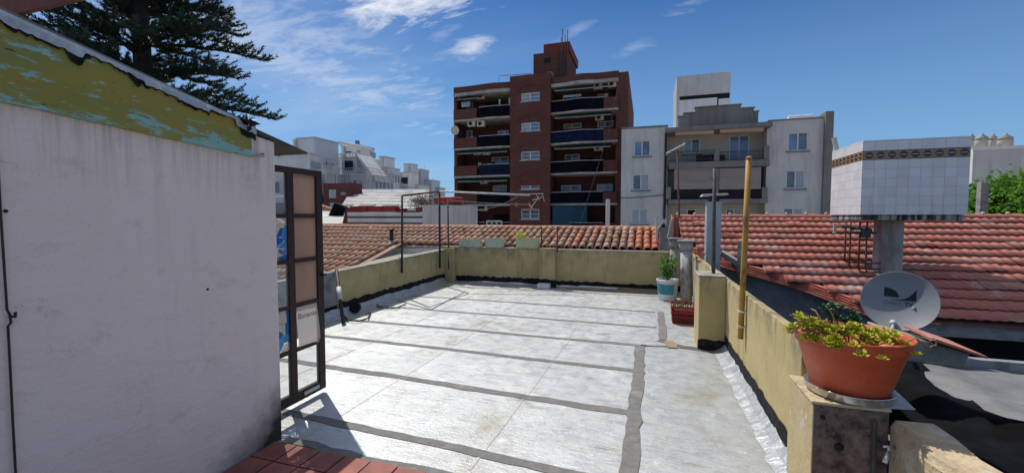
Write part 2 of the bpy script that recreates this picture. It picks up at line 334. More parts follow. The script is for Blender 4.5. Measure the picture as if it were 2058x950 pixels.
M['sedum'] = leafm('yellow_green_leaf', (.66, .58, .03), (.42, .5, .03)); M['leaf'] = leafm('fresh_green_leaf', (.07, .2, .03), (.13, .28, .035), .4)
M['jade'] = leafm('deep_green_leaf', (.03, .12, .035), (.06, .19, .06)); M['stem'] = mat('pinkish_dry_stem', (.42, .22, .14), (.3, .16, .09), 20, .8)
M['drystem'] = mat('dry_brown_twig', (.17, .13, .09), (.1, .075, .055), 9, .9)
M['needles'] = leafm('dark_conifer_needle', (.014, .034, .018), (.032, .062, .024), .2); M['bark'] = mat('dark_bark', (.03, .024, .02), (.05, .04, .032), 6, .95, 0, .8, 20, .03)
M['treeleaf'] = leafm('bright_tree_leaf', (.17, .36, .04), (.08, .2, .025), .5)
M['landtile'] = mat('red_clay_floor_tile', (.30, .10, .07), (.2, .07, .055), 9, .7, 0, .3, 30, rnd=.12)
M['grout'] = mat('dark_grout', (.09, .06, .05), None, 9, .95)
M['concrete'] = mat('board_marked_concrete', (.34, .33, .31), (.22, .21, .2), 5, .95, 0, .6, 30, .01, c3=(.12, .115, .11), s3=4, stretch=(1, 1, 3))
M['colconcrete'] = mat('pale_stained_concrete', (.5, .47, .43), (.36, .33, .3), 3, .95, 0, .4, 25, .01, c3=(.25, .2, .17), s3=3, stretch=(1, 1, .3))
def drip():
    n = NB('mould_dripped_cement'); c = n.mix(n.ramp(n.noise(6, n.mp((1.4, 1.4, .12)), 5, .6), .42, .56), (.42, .4, .37), (.03, .028, .026))
    return n.fin(c, .95)
M['drip'] = drip()
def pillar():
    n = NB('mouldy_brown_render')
    c = n.mix(n.ramp(n.noise(9, None, 8, .7), .36, .62), (.05, .032, .025), (.26, .19, .155))  # stain mottling on a base darkened for the shaded front face
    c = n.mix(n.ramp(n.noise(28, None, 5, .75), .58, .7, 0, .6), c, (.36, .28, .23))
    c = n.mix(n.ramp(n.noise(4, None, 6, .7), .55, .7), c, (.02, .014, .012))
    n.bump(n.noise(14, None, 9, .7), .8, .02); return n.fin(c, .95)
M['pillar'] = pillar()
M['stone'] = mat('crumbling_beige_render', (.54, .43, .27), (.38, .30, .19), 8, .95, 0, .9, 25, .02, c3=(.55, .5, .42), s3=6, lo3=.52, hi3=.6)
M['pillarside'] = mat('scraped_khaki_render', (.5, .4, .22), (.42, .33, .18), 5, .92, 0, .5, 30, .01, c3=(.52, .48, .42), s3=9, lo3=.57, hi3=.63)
def glazed(name, c_):
    n = NB(name); c = n.mix(n.ramp(n.noise(3, None, 4), .35, .65), c_, tuple(v*.92 for v in c_))
    z = n.xyz()[2]; run = n.ramp(n.noise(7, n.mp((1.6, 1.6, .1)), 6, .7), .52, .7)
    c = n.mix(n.math('MULTIPLY', run, n.ramp(z, 1.6, 2.1, .5, .08)), c, (.42, .36, .28))
    k = n.N.new('ShaderNodeHueSaturation'); n.L.new(c, k.inputs['Color']); n.L.new(n.ramp(n.objrand(), 0, 1, .95, 1.05), k.inputs['Value'])
    n.bump(n.noise(9, None, 3), .08, .003); return n.fin(k.outputs[0], n.ramp(n.noise(5, None, 4), .3, .7, .18, .42), 0, .5)
M['whitetile'] = glazed('white_glazed_tile', (.76, .74, .75))
def band():
    n = NB('patterned_border_tile'); tc = n.N.new('ShaderNodeTexCoord'); s = n.N.new('ShaderNodeSeparateXYZ'); n.L.new(tc.outputs['Object'], s.inputs[0])
    x, z = s.outputs[0], s.outputs[2]
    r = n.math('SQRT', n.math('ADD', n.math('MULTIPLY', x, x), n.math('MULTIPLY', z, z)))
    c = n.mix(n.ramp(r, .052, .056), (.045, .02, .02), (.30, .2, .105))
    c = n.mix(n.math('MULTIPLY', n.ramp(n.math('ABSOLUTE', z), .008, .010, 1, 0), n.ramp(r, .04, .042, 1, 0)), c, (.38, .27, .2))
    c = n.mix(n.ramp(n.math('ABSOLUTE', z), .062, .064), c, (.07, .035, .02))
    return n.fin(c, .3)
M['band'] = band()
M['dish'] = mat('grey_dish_paint', (.27, .28, .295), (.24, .25, .265), 3, .45, 0, .08, 90)
M['logo'] = mat('black_logo_print', (.012, .014, .02), None, 9, .6, 0, 0)
M['logogrey'] = mat('faded_letter_print', (.12, .13, .15), None, 9, .6, 0, 0)
M['ceramic'] = mat('white_block_paint', (.6, .62, .66), (.5, .52, .56), 12, .8)
M['plank'] = mat('weathered_plank', (.34, .26, .16), (.2, .15, .1), 9, .9, 0, .4, 30, .01, rnd=.25, stretch=(.5, 4, 4))
M['ground'] = mat('city_ground', (.34, .29, .235), (.27, .235, .19), .05, .95)
M['tank'] = mat('cream_roof_tank', (.5, .46, .38), (.42, .38, .31), .8, .8)
M['eave'] = mat('reddish_brown_board', (.16, .045, .03), (.1, .03, .022), 6, .8)
M['paper'] = mat('grey_sheet', (.4, .42, .46), (.34, .36, .4), 12, .7)
M['wallblue'] = mat('blue_grey_render', (.3, .3, .31), (.22, .22, .23), 2.5, .9, 0, .3, 20, .01, c3=(.1, .1, .11), s3=3)
M['wetcement'] = mat('dark_grey_cement_render', (.22, .225, .235), (.14, .145, .155), 2.2, .85, 0, .4, 15, .02, c3=(.34, .345, .36), s3=1.7, lo3=.55, hi3=.75)  # dark grey render, part of its shade put into the colour
M['ochreside'] = mat('salmon_painted_wall', (.72, .24, .16), (.6, .2, .13), 6, .85, 0, .3)

# ------------------------------------------------------------------ geometry helpers
class MB:
    def __init__(s): s.v = []; s.f = []
    def add(s, vs, fs): b = len(s.v); s.v += [tuple(p) for p in vs]; s.f += [tuple(b+i for i in f) for f in fs]; return s
    def hexa(s, p): return s.add(p, [(0, 3, 2, 1), (4, 5, 6, 7), (0, 1, 5, 4), (1, 2, 6, 5), (2, 3, 7, 6), (3, 0, 4, 7)])
    def box(s, x0, x1, y0, y1, z0, z1):
        if x0 > x1: x0, x1 = x1, x0
        if y0 > y1: y0, y1 = y1, y0
        if z0 > z1: z0, z1 = z1, z0
        return s.hexa([(x0, y0, z0), (x1, y0, z0), (x1, y1, z0), (x0, y1, z0), (x0, y0, z1), (x1, y0, z1), (x1, y1, z1), (x0, y1, z1)])
    def prism(s, pts, vec):
        n = len(pts); vec = Vector(vec); a = [Vector(p) for p in pts]
        return s.add(a+[p+vec for p in a], [tuple(range(n))[::-1], tuple(range(n, 2*n))]+[(i, (i+1) % n, n+(i+1) % n, n+i) for i in range(n)])
    def tube(s, pts, r, n=8, r2=None):
        pts = [Vector(p) for p in pts]; k = len(pts); rings = []
        prev = None
        for i, p in enumerate(pts):
            d = (pts[min(i+1, k-1)]-pts[max(i-1, 0)]).normalized()
            if prev is None: a = d.orthogonal().normalized()
            else: a = (prev - d*prev.dot(d)); a = a.normalized() if a.length > 1e-6 else d.orthogonal().normalized()
            prev = a; b = d.cross(a); rr = r if r2 is None else r+(r2-r)*i/max(1, k-1)
            rings.append([p+(a*math.cos(t)+b*math.sin(t))*rr for t in [2*math.pi*j/n for j in range(n)]])
        vs = [q for ring in rings for q in ring]; fs = []
        for i in range(k-1):
            for j in range(n): fs.append((i*n+j, i*n+(j+1) % n, (i+1)*n+(j+1) % n, (i+1)*n+j))
        fs.append(tuple(range(n))[::-1]); fs.append(tuple(range((k-1)*n, k*n)))
        return s.add(vs, fs)
    def lathe(s, prof, c=(0, 0, 0), n=24, close=True, mtx=None):
        vs = []; c = Vector(c)
        for r, z in prof:
            for j in range(n):
                t = 2*math.pi*j/n; p = Vector((r*math.cos(t), r*math.sin(t), z)); p = mtx @ p if mtx else p; vs.append(p+c)
        fs = []
        for i in range(len(prof)-1):
            for j in range(n): fs.append((i*n+j, i*n+(j+1) % n, (i+1)*n+(j+1) % n, (i+1)*n+j))
        if close: fs.append(tuple(range(n))[::-1]); fs.append(tuple(range((len(prof)-1)*n, len(prof)*n)))
        return s.add(vs, fs)
    def quad(s, a, b, c, d): return s.add([a, b, c, d], [(0, 1, 2, 3)])
ORG = {}
def mesh(name, mb, m, off=(0, 0, 0), smooth=False):
    me = bpy.data.meshes.new(name); ox, oy, oz = off
    me.from_pydata([(x-ox, y-oy, z-oz) for x, y, z in mb.v], [], mb.f); me.validate(); me.update()
    if m is not None: me.materials.append(m if not isinstance(m, str) else M[m])
    if smooth: me.polygons.foreach_set('use_smooth', [True]*len(me.polygons))
    return me
def tag(o, label=None, cat=None, group=None, kind=None):
    if label: o['label'] = label
    if cat: o['category'] = cat
    if group: o['group'] = group
    if kind: o['kind'] = kind
    return o
def thing(name, loc, label, cat, group=None):
    o = bpy.data.objects.new(name, None); o.empty_display_size = .1; o.location = loc; col.objects.link(o)
    ORG[o.name] = Vector(loc); return tag(o, label, cat, group)
def part(name, mb, m, parent, smooth=False, label=None, kind=None, bevel=0):
    off = ORG[parent.name]; o = bpy.data.objects.new(name, mesh(name, mb, m, off, smooth)); col.objects.link(o); o.parent = parent
    ORG[o.name] = off
    if bevel: addbevel(o, bevel)
    return tag(o, label, None, None, kind)
def addbevel(o, wd):
    b = o.modifiers.new('bevel', 'BEVEL'); b.width = wd; b.segments = 2; b.limit_method = 'ANGLE'; b.angle_limit = rad(40)
def solo(name, mb, m, label=None, cat=None, group=None, kind=None, smooth=False, bevel=0):
    if kind == 'structure': off = Vector((0, 0, 0))
    else:
        n = len(mb.v); off = Vector((sum(p[0] for p in mb.v)/n, sum(p[1] for p in mb.v)/n, min(p[2] for p in mb.v)))
    o = bpy.data.objects.new(name, mesh(name, mb, m, off, smooth)); o.location = off; col.objects.link(o); ORG[o.name] = off
    if bevel: addbevel(o, bevel)
    return tag(o, label, cat, group, kind)
def inst(name, me, parent, loc, rot=(0, 0, 0), scale=(1, 1, 1)):
    o = bpy.data.objects.new(name, me); o.parent = parent; o.location = Vector(loc)-ORG[parent.name]; o.rotation_euler = rot; o.scale = scale
    col.objects.link(o); ORG[o.name] = Vector(loc); return o
def copything(src, loc, label, group=None):
    """copy a thing and its parts to a new place"""
    r = src.copy(); col.objects.link(r); r.location = loc; r['label'] = label; ORG[r.name] = Vector(loc)
    if group: r['group'] = group
    for ch in list(src.children):
        c = ch.copy(); col.objects.link(c); c.parent = r
        for g in list(ch.children): d = g.copy(); col.objects.link(d); d.parent = c
    return r
def holed(mb, x0, x1, z0, z1, y0, y1, holes):
    """wall slab across x with window openings"""
    xs = sorted({x0, x1}|{h[i] for h in holes for i in (0, 1) if x0 < h[i] < x1}); zs = sorted({z0, z1}|{h[i] for h in holes for i in (2, 3) if z0 < h[i] < z1})
    for j in range(len(zs)-1):
        run = None
        for i in range(len(xs)-1):
            cx, cz = (xs[i]+xs[i+1])/2, (zs[j]+zs[j+1])/2
            op = any(h[0] < cx < h[1] and h[2] < cz < h[3] for h in holes)
            if not op and run is None: run = xs[i]
            if op and run is not None: mb.box(run, xs[i], y0, y1, zs[j], zs[j+1]); run = None
        if run is not None: mb.box(run, x1, y0, y1, zs[j], zs[j+1])
    return mb
def window(parent, x0, x1, z0, z1, y, n=2, fw=.07, fm='whiteframe', gm=('winglass', 'curtain'), sill=None, hbar=0, name='window'):
    """window facing the terrace; y is the wall face, the frame sits 8 cm inside it"""
    if x0 > x1: x0, x1 = x1, x0
    m = MB(); a, b = y+.05, y+.11
    m.box(x0, x1, a, b, z0, z0+fw); m.box(x0, x1, a, b, z1-fw, z1); m.box(x0, x0+fw, a, b, z0+fw, z1-fw); m.box(x1-fw, x1, a, b, z0+fw, z1-fw)
    for i in range(1, n): c = x0+(x1-x0)*i/n; m.box(c-fw/2, c+fw/2, a-.01, b-.005, z0+fw, z1-fw)
    for i in range(hbar): c = z0+(z1-z0)*(i+1)/(hbar+1); m.box(x0+fw, x1-fw, a+.01, b-.01, c-.02, c+.02)
    f = part(name, m, fm, parent)
    for i in range(n):
        p = MB(); p.box(x0+(x1-x0)*i/n+fw*.4, x0+(x1-x0)*(i+1)/n-fw*.4, b-.03, b-.02, z0+fw*.5, z1-fw*.5); part('pane', p, gm[i % len(gm)], f)
    if sill: s = MB(); s.box(x0-.12, x1+.12, y-.1, y+.04, z0-.1, z0-.003); part('sill', s, sill, f)
    return f
def irregular_band(p0, p1, h, out, jit=.03, hlow=.0, n=40, step=.004):
    """painted band at a wall foot with a hand-drawn top edge; out is the outward normal"""
    m = MB(); p0, p1, out = Vector(p0), Vector(p1), Vector(out); o = out*step; prev = None; hh = h
    for i in range(n+1):
        q = p0.lerp(p1, i/n)+o; hh = h+R.uniform(-jit, jit)
        a, b = q+Vector((0, 0, hlow)), q+Vector((0, 0, hh))
        if prev: m.quad(prev[0], a, b, prev[1])
        prev = (a, b)
    return m
def ribbon(pts, wd, z, jit=.2, seg=.12):
    m = MB(); out = []
    for i in range(len(pts)-1):
        a, b = Vector(pts[i]), Vector(pts[i+1]); n = max(1, int((b-a).length/seg))
        for k in range(n+(i == len(pts)-2)): out.append(a.lerp(b, k/n))
    prev = None; off = 0
    for i, p in enumerate(out):
        d = (out[min(i+1, len(out)-1)]-out[max(i-1, 0)]).normalized(); nrm = Vector((-d.y, d.x))
        off = off*.8+R.uniform(-1, 1)*wd*.05
        a = p+nrm*(wd/2*(1+R.uniform(-jit, jit))+off); b = p-nrm*(wd/2*(1+R.uniform(-jit, jit))-off)
        if prev: m.quad((prev[0].x, prev[0].y, z), (a.x, a.y, z), (b.x, b.y, z), (prev[1].x, prev[1].y, z))
        prev = (a, b)
    return m
def textmesh(s, size, name, m, parent, mtx, conv=None, offset=0):
    cu_ = bpy.data.curves.new(name, 'FONT'); cu_.body = s; cu_.size = size; cu_.align_x = 'CENTER'; cu_.align_y = 'CENTER'; cu_.offset = offset
    t = bpy.data.objects.new('tmp', cu_); col.objects.link(t); dg = bpy.context.evaluated_depsgraph_get(); me = bpy.data.meshes.new_from_object(t.evaluated_get(dg))
    bpy.data.objects.remove(t); mb = MB()
    vs = [v.co.copy() for v in me.vertices]; vs = [conv(v) if conv else v for v in vs]; org = ORG[parent.name]
    mb.add([mtx @ v for v in vs], [tuple(p.vertices) for p in me.polygons]); return part(name, mb, m, parent)

# ================================================================== SETTING
g = MB(); g.quad((-3000, -3000, -4.6), (3000, -3000, -4.6), (3000, 3000, -4.6), (-3000, 3000, -4.6)); solo('ground', g, 'ground', kind='structure')
XL, XR, YF = -4.7, .9, 9.42
fl = MB(); nx, ny = 40, 80
fl.quad((XL-.2, -3, 0), (XR+.2, -3, 0), (XR+.2, YF+.1, 0), (XL-.2, YF+.1, 0))
fl.box(XL-.18, XR+.1, -3, YF+.15, -4.6, -.02)
floor = solo('terrace_floor', fl, 'silver', kind='structure')
def strip(pts, wd, z=.004, m='tar', nm='tar_strip', jit=.2): return part(nm, ribbon(pts, wd, z, jit), m, floor)
for (x0, y0, x1, y1, wd) in [(-2.9, 2.68, .0, 2.52, .085), (-4.3, 3.68, -.1, 3.5, .10), (-4.5, 4.58, -.1, 4.5, .085), (-4.55, 5.42, -.05, 5.42, .085), (-4.6, 6.42, .15, 6.38, .07),
                             (-4.6, 7.46, .15, 7.42, .07), (-4.6, 8.75, .45, 8.92, .06)]:
    strip([(x0, y0), ((x0+x1)/2, (y0+y1)/2+.02), (x1, y1)], wd)
strip([(-.05, 5.45), (-.07, 4.0), (-.09, 2.3), (-.1, -.5)], .11, .008)
strip([(.24, 7.45), (.23, 6.5), (.22, 5.75)], .10, .008)
strip([(.15, 5.72), (.45, 5.55), (.78, 5.52)], .05, .008)
strip([(-.05, 5.42), (.3, 5.5), (.75, 5.42)], .05, .008)
strip([(.3, 5.72), (.33, 5.42)], .12, .012, 'plank', 'mud_patch', .3)
strip([(-4.7, 7.05), (-3.52, 6.45)], .03, .008); strip([(-3.52, 6.45), (-3.66, 8.2)], .025, .008)
strip([(-2.45, 2.33), (-2.2, 2.33), (-1.9, 2.31), (-1.5, 2.29), (-1.2, 2.31), (-.5, 2.2)], .07, .008, jit=.4)
# roll laps: a few slightly raised seams of the membrane
for x in (-1.05, -2.35, -3.4): strip([(x, 2.4), (x+.1, 5.2), (x+.02, 9.3)], .02, .003, 'silver', 'lap_seam', .5)
strip([(.38, 5.3), (.42, 3.5), (.5, 1.2)], .014, .003, 'silver', 'lap_seam', .6)
# silver fillets and black bands at the wall feet
def cant(pts, r, name='silver_fillet'):
    m = MB(); prev = None
    for i, (x, y, nx_, ny_) in enumerate(pts):
        jj = R.gauss(0, .07)+.6*(jj if i else 0); q = [(x+nx_*r*(1.45+jj), y+ny_*r*(1.45+jj), .003), (x+nx_*r*.65, y+ny_*r*.65, r*.38+R.uniform(0, .006)), (x+nx_*.006, y+ny_*.006, r+jj*.12)]
        if prev: m.quad(prev[0], q[0], q[1], prev[1]); m.quad(prev[1], q[1], q[2], prev[2])
        prev = q
    return part(name, m, 'silver_clean', floor, smooth=True)
cant([(XR, y, -1, 0) for y in [2.9+.04*i for i in range(66)]], .085)
cant([(XL, y, 1, 0) for y in [2.4+.12*i for i in range(58)]], .12)
cant([(x, YF, 0, -1) for x in [XL+.1+.12*i for i in range(46)]], .05)
# red clay landing
ld = MB(); ld.box(-2.48, .6, -1.5, 2.27, .001, .012); landing = solo('tiled_landing', ld, 'grout', kind='structure')
tm = MB(); tm.box(-.094, .094, -.094, .094, 0, .012); tme = mesh('floor_tile', tm, 'landtile')
for i in range(11):
    for j in range(8):
        inst('floor_tile', tme, landing, (-2.375+.2*i, 2.165-.2*j, .0125+R.uniform(0, .002)), (0, 0, R.uniform(-.01, .01)))

# ------------------------------------------------------------------ parapet walls
def wallthing(loc, label): return thing('parapet_wall', loc, label, 'wall')
wl = wallthing((-4.8, 6, 0), 'low khaki parapet wall on the left side of the terrace with black pipe stain marks')
m = MB(); m.hexa([(-4.85, 5.56, -.3), (XL, 5.56, -.3), (XL, YF, -.3), (-4.85, YF, -.3), (-4.85, 5.56, .71), (XL, 5.56, .71), (XL, YF, .79), (-4.85, YF, .79)]); part('wall', m, 'khaki', wl)
m = MB(); m.hexa([(-4.88, 5.53, .711), (-4.685, 5.53, .711), (-4.685, YF, .791), (-4.88, YF, .791), (-4.88, 5.53, .73), (-4.685, 5.53, .73), (-4.685, YF, .805), (-4.88, YF, .805)]); part('coping', m, 'coping', wl, bevel=.006)
part('bitumen_band', irregular_band((XL, 5.56, 0), (XL, YF-.01, 0), .22, (1, 0, 0), .02, .1), 'bitumen', wl)
wg = wallthing((-4.8, 3.5, 0), 'blue grey rendered parapet wall seen beyond the open door')
m = MB(); m.box(-4.86, -4.72, .5, 5.559, -.3, .72); part('wall', m, 'wallblue', wg); part('bitumen_band', irregular_band((-4.72, 2, 0), (-4.72, 5.55, 0), .2, (1, 0, 0), .02, .1), 'bitumen', wg)
wf = wallthing((-2, 9.5, 0), 'long khaki parapet wall across the far end of the terrace with a pilaster')
m = MB(); m.box(-4.849, .899, YF, YF+.15, -.3, .845); part('wall', m, 'khaki', wf)
m = MB(); m.box(-4.87, -2.31, YF-.02, YF+.16, .8455, .87); m.box(-1.95, .6, YF-.012, YF+.16, .8455, .862); part('coping', m, 'coping', wf, bevel=.005)
m = MB(); m.box(-2.31, -1.95, YF-.16, YF-.001, -.01, .885); part('pilaster', m, 'khaki', wf, bevel=.006)
m = MB(); m.box(-4.72, -4.45, YF-.1, YF-.001, -.01, .84); part('pilaster', m, 'khaki', wf, bevel=.006)
m = irregular_band((-4.45, YF, 0), (-2.31, YF, 0), .17, (0, -1, 0), .018); m2 = irregular_band((-1.95, YF, 0), (.88, YF, 0), .15, (0, -1, 0), .02); m.add(m2.v, m2.f)
m2 = irregular_band((-2.34, YF-.16, 0), (-1.92, YF-.16, 0), .19, (0, -1, 0), .015, n=6); m.add(m2.v, m2.f); part('bitumen_band', m, 'bitumen', wf)
wr = wallthing((.97, 6, 0), 'sunlit khaki parapet wall along the right side with rain streaks and a square pilaster')
m = MB(); m.hexa([(XR, 2.93, -.3), (.99, 2.93, -.3), (.99, YF+.1, -.3), (XR, YF+.1, -.3), (XR, 2.93, .875), (.99, 2.93, .85), (.99, YF+.1, .81), (XR, YF+.1, .83)]); part('wall', m, 'khaki', wr, bevel=.012)
m = MB(); m.box(.605, XR-.001, 5.47, 5.95, -.01, .885); part('pilaster', m, 'khaki', wr, bevel=.01)
m = MB(); m.box(.595, XR+.0, 5.46, 5.96, .8855, .9); part('pilaster_cap', m, 'coping', wr, bevel=.006)
m = irregular_band((XR, 2.94, 0), (XR, 5.46, 0), .2, (-1, 0, 0), .012, .08); m2 = irregular_band((.6, 5.47, 0), (.91, 5.47, 0), .13, (0, -1, 0), .012, n=8); m.add(m2.v, m2.f)
part('bitumen_band', m, 'bitumen', wr)
# near pillar with its tap, and the lower wall running on toward the camera
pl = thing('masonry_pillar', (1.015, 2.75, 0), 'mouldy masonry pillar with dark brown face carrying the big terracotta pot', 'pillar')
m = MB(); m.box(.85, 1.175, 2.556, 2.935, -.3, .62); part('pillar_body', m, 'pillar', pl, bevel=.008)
m = MB(); m.box(.842, .8495, 2.55, 2.94, -.3, .615); part('side_render', m, 'pillarside', pl, bevel=.003)  # lighter render colour carries the sunlight on the left face
m = MB(); m.prism([(.836, 2.548, .6205), (1.0, 2.543, .6205), (1.18, 2.55, .6205), (1.2, 2.93, .6205), (.84, 2.94, .6205)], (0, 0, .016)); part('render_top', m, 'stone', pl, bevel=.004)
m = MB(); m.tube([(1.11, 2.545, -.2), (1.112, 2.543, .2), (1.108, 2.548, .57)], .012, 8); part('conduit', m, 'darksteel', pl)
m = MB(); m.lathe([(.001, 0), (.02, 0), (.022, .006), (.015, .012), (.001, .012)], (.965, 2.555, .41), 10, mtx=Matrix.Rotation(rad(90), 4, 'X')); part('hole', m, 'dark', pl)
m = MB(); m.lathe([(.001, 0), (.012, 0), (.012, .006), (.001, .006)], (.89, 2.555, .555), 8, mtx=Matrix.Rotation(rad(90), 4, 'X')); part('hole', m, 'dark', pl)
tp = thing('water_tap', (1.13, 2.53, .38), 'small chrome tap fixed to the dark face of the near pillar', 'tap')
c = on(1775, 912, Y=2.5)
m = MB(); m.tube([c+Vector((.03, .06, .01)), c+Vector((.02, .01, .01)), c+Vector((0, -.03, .006)), c+Vector((-.012, -.045, -.02))], .011, 10); part('spout', m, 'chrome', tp, True)
m = MB(); m.tube([c+Vector((.022, -.0, .018)), c+Vector((.022, 0, .04))], .008, 8); m.tube([c+Vector((-.005, -.004, .042)), c+Vector((.05, .004, .042))], .006, 8); part('handle', m, 'chrome', tp, True)
wn = wallthing((1.25, 1, 0), 'crumbling beige low wall running from the pillar toward the bottom right corner')
m = MB(); ys = [2.55-.15*i for i in range(26)]; prev = None
for y in ys:
    j = R.uniform(-.012, .012); q = [(1.176+j*.5, y, -.3), (1.176+j*.5, y, .55+j), (1.195+j, y, .585+j), (1.35+R.uniform(-.012, .012), y, .59+j), (1.36, y, -.3)]
    if prev:
        for a in range(4): m.quad(prev[a], q[a], q[a+1], prev[a+1])
    else: m.add(q, [(0, 1, 2, 3, 4)])
    prev = q
part('wall', m, 'stone', wn)
m = MB(); m.prism([(1.0, 2.56, .638), (1.16, 2.555, .6385), (1.3, 2.6, .63), (1.33, 2.82, .63), (1.1, 2.9, .638)], (0, 0, .003)); solo('paper_sheet', m, 'paper', 'thin grey sheet lying under the metal saucer on the near pillar', 'sheet')

# ------------------------------------------------------------------ shed wall on the left
sh = thing('stairwell_shed', (-2.6, 1, 0), 'pinkish white rendered stairwell shed with a peeling olive fascia on the left', 'shed')
SX = -2.49
m = MB(); m.hexa([(SX-.16, -2, -.2), (SX, -2, -.2), (SX, 2.34, -.02), (SX-.16, 2.34, -.02), (SX-.16, -2, 2.7), (SX, -2, 2.7), (SX, 2.34, 2.12), (SX-.16, 2.34, 2.12)])
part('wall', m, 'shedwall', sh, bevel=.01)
m = MB(); m.box(-4.6, SX-.165, .6, .75, -.02, 2.0); part('back_wall', m, 'shedwall', sh)
bz = lambda y: 2.122-.062*y; tz = lambda y: 2.61-.2*y
m = MB(); a = []; b = []
N_ = 40
for i in range(N_+1):
    y = -1.5+(2.13+1.5)*i/N_; a.append((SX+.035, y, bz(y)+R.uniform(-.002, .002))); b.append((SX+.03, y, tz(y)))
for i in range(N_):
    m.quad(a[i], a[i+1], b[i+1], b[i]); m.quad((SX+.004, a[i][1], a[i][2]), (SX+.004, a[i+1][1], a[i+1][2]), a[i+1], a[i])
m.quad(a[-1], (SX+.004, 2.13, bz(2.13)), (SX+.004, 2.13, tz(2.13)), b[-1]); part('fascia', m, 'fascia', sh)
# curled end of the fascia
m = MB(); e = Vector((SX+.03, 2.13, bz(2.13))); m.prism([e, e+Vector((.01, .09, .008)), e+Vector((.01, .085, .035)), e+Vector((0, .05, .02)), e+Vector((0, 0, .02))], (-.02, 0, 0)); part('fascia_tip', m, 'fascia', sh)
# silver flashing over the edge and its torn black felt
m = MB(); mb_ = MB(); prev = None
for i in range(420):
    y = -1.5+3.66*i/419; t = tz(y)
    wid = .034 if y < 1.27 else (.012 if y < 1.52 else .03 if y < 1.85 else .008 if y < 2.02 else .045)
    wob = .7*(0 if i == 0 else wob)+R.gauss(0, .0045); wid += wob*.5; fe = wid+abs(.005+wob*.9)+(.02 if 1.22 < y < 1.3 or 1.45 < y < 1.5 else 0)+(.035 if y > 2.05 else 0)
    q = [(SX-.12, y, t+.028), (SX+.035, y, t+.014), (SX+.042, y, t-.004), (SX+.043, y, t-wid), (SX+.036, y, t-.006), (SX+.038, y, t-fe)]
    if prev:
        for a_, b_ in ((0, 1), (1, 2), (2, 3)): m.quad(prev[a_], q[a_], q[b_], prev[b_])
        mb_.quad(prev[4], q[4], q[5], prev[5])
    prev = q
part('silver_flashing', m, 'silver_clean', sh); part('torn_felt', mb_, 'bitumen', sh)
m = MB()
for k in range(16):
    c = Vector((SX+.045+R.uniform(-.01, .02), 2.1+R.uniform(-.05, .06), 2.185+R.uniform(-.03, .03))); u = Vector((R.uniform(-1, 1), R.uniform(-1, 1), R.uniform(-1, 1)))*.022; v = Vector((R.uniform(-1, 1), R.uniform(-1, 1), R.uniform(-1, 1)))*.022
    m.quad(c-u-v, c+u-v*.6, c+u+v, c-u*.5+v)
part('felt_scraps', m, 'bitumen', sh, kind='stuff')
m = MB(); ry = lambda y: 2.625-.205*y
m.hexa([(-4.7, -2, ry(-2)+.0), (SX+.0, -2, ry(-2)), (SX+.0, 2.12, ry(2.12)), (-4.7, 2.12, ry(2.12)), (-4.7, -2, ry(-2)+.03), (SX, -2, ry(-2)+.03), (SX, 2.12, ry(2.12)+.03), (-4.7, 2.12, ry(2.12)+.03)])
part('roof_slab', m, 'corrgrey', sh)
m = MB(); m.hexa([(-4.7, 2.121, 2.165), (SX+.02, 2.121, 2.165), (SX+.02, 2.62, 2.075), (-4.7, 2.62, 2.075), (-4.7, 2.121, 2.19), (SX+.02, 2.121, 2.19), (SX+.02, 2.62, 2.088), (-4.7, 2.62, 2.088)]); part('roof_edge', m, 'darksteel', sh)
m = MB(); pts = [(SX+.012, .86, 2.0), (SX+.012, .872, 1.6), (SX+.014, .9, 1.3), (SX+.02, .94, 1.235), (SX+.012, .93, 1.2), (SX+.012, .955, .8), (SX+.012, .97, .3), (SX+.012, .98, -.01)]
for py, px in ((400, 2), (520, 9), (625, 13)): pass
pts = [on(x, y, X=SX+.012) for x, y in ((-6, 300), (2, 440), (10, 560), (14, 622), (20, 632), (22, 648), (16, 655), (20, 730), (26, 850), (32, 960), (36, 1040))]
m.tube(pts, .0045, 6); ca = solo('cable', m, 'iron', 'thin black cable running down the pink wall at the far left', 'cable')
m = MB(); c = on(20, 635, X=SX); m.tube([c, c+Vector((.035, 0, 0)), c+Vector((.04, 0, .02))], .005, 6); part('wall_hook', m, 'iron', sh)
for px, py in ((11, 424), (417, 581)):
    c = on(px, py, X=SX); m = MB(); m.tube([c-Vector((.01, 0, 0)), c+Vector((.004, 0, 0))], .007, 8); part('plug_hole', m, 'dark', sh)
# upper eave in the top left corner
ev = thing('roof_overhang', (-5, 2.6, 3.2), 'reddish brown roof overhang board in the top left corner above the shed', 'roof eave')
p = on(38, 26, Y=2.2); X300 = on(300, 20, Y=2.2).x; m = MB(); m.box(-9, X300, 2.2, 2.24, p.z, p.z+.6); part('fascia_board', m, 'eave', ev)
m = MB(); m.box(-9, p.x, 2.2, 2.26, p.z-.5, p.z-.001); part('end_board', m, 'eave', ev)
m = MB(); m.box(-9, p.x-.35, 2.27, 2.4, -.3, p.z-.1); part('house_wall', m, 'shedwall', ev)

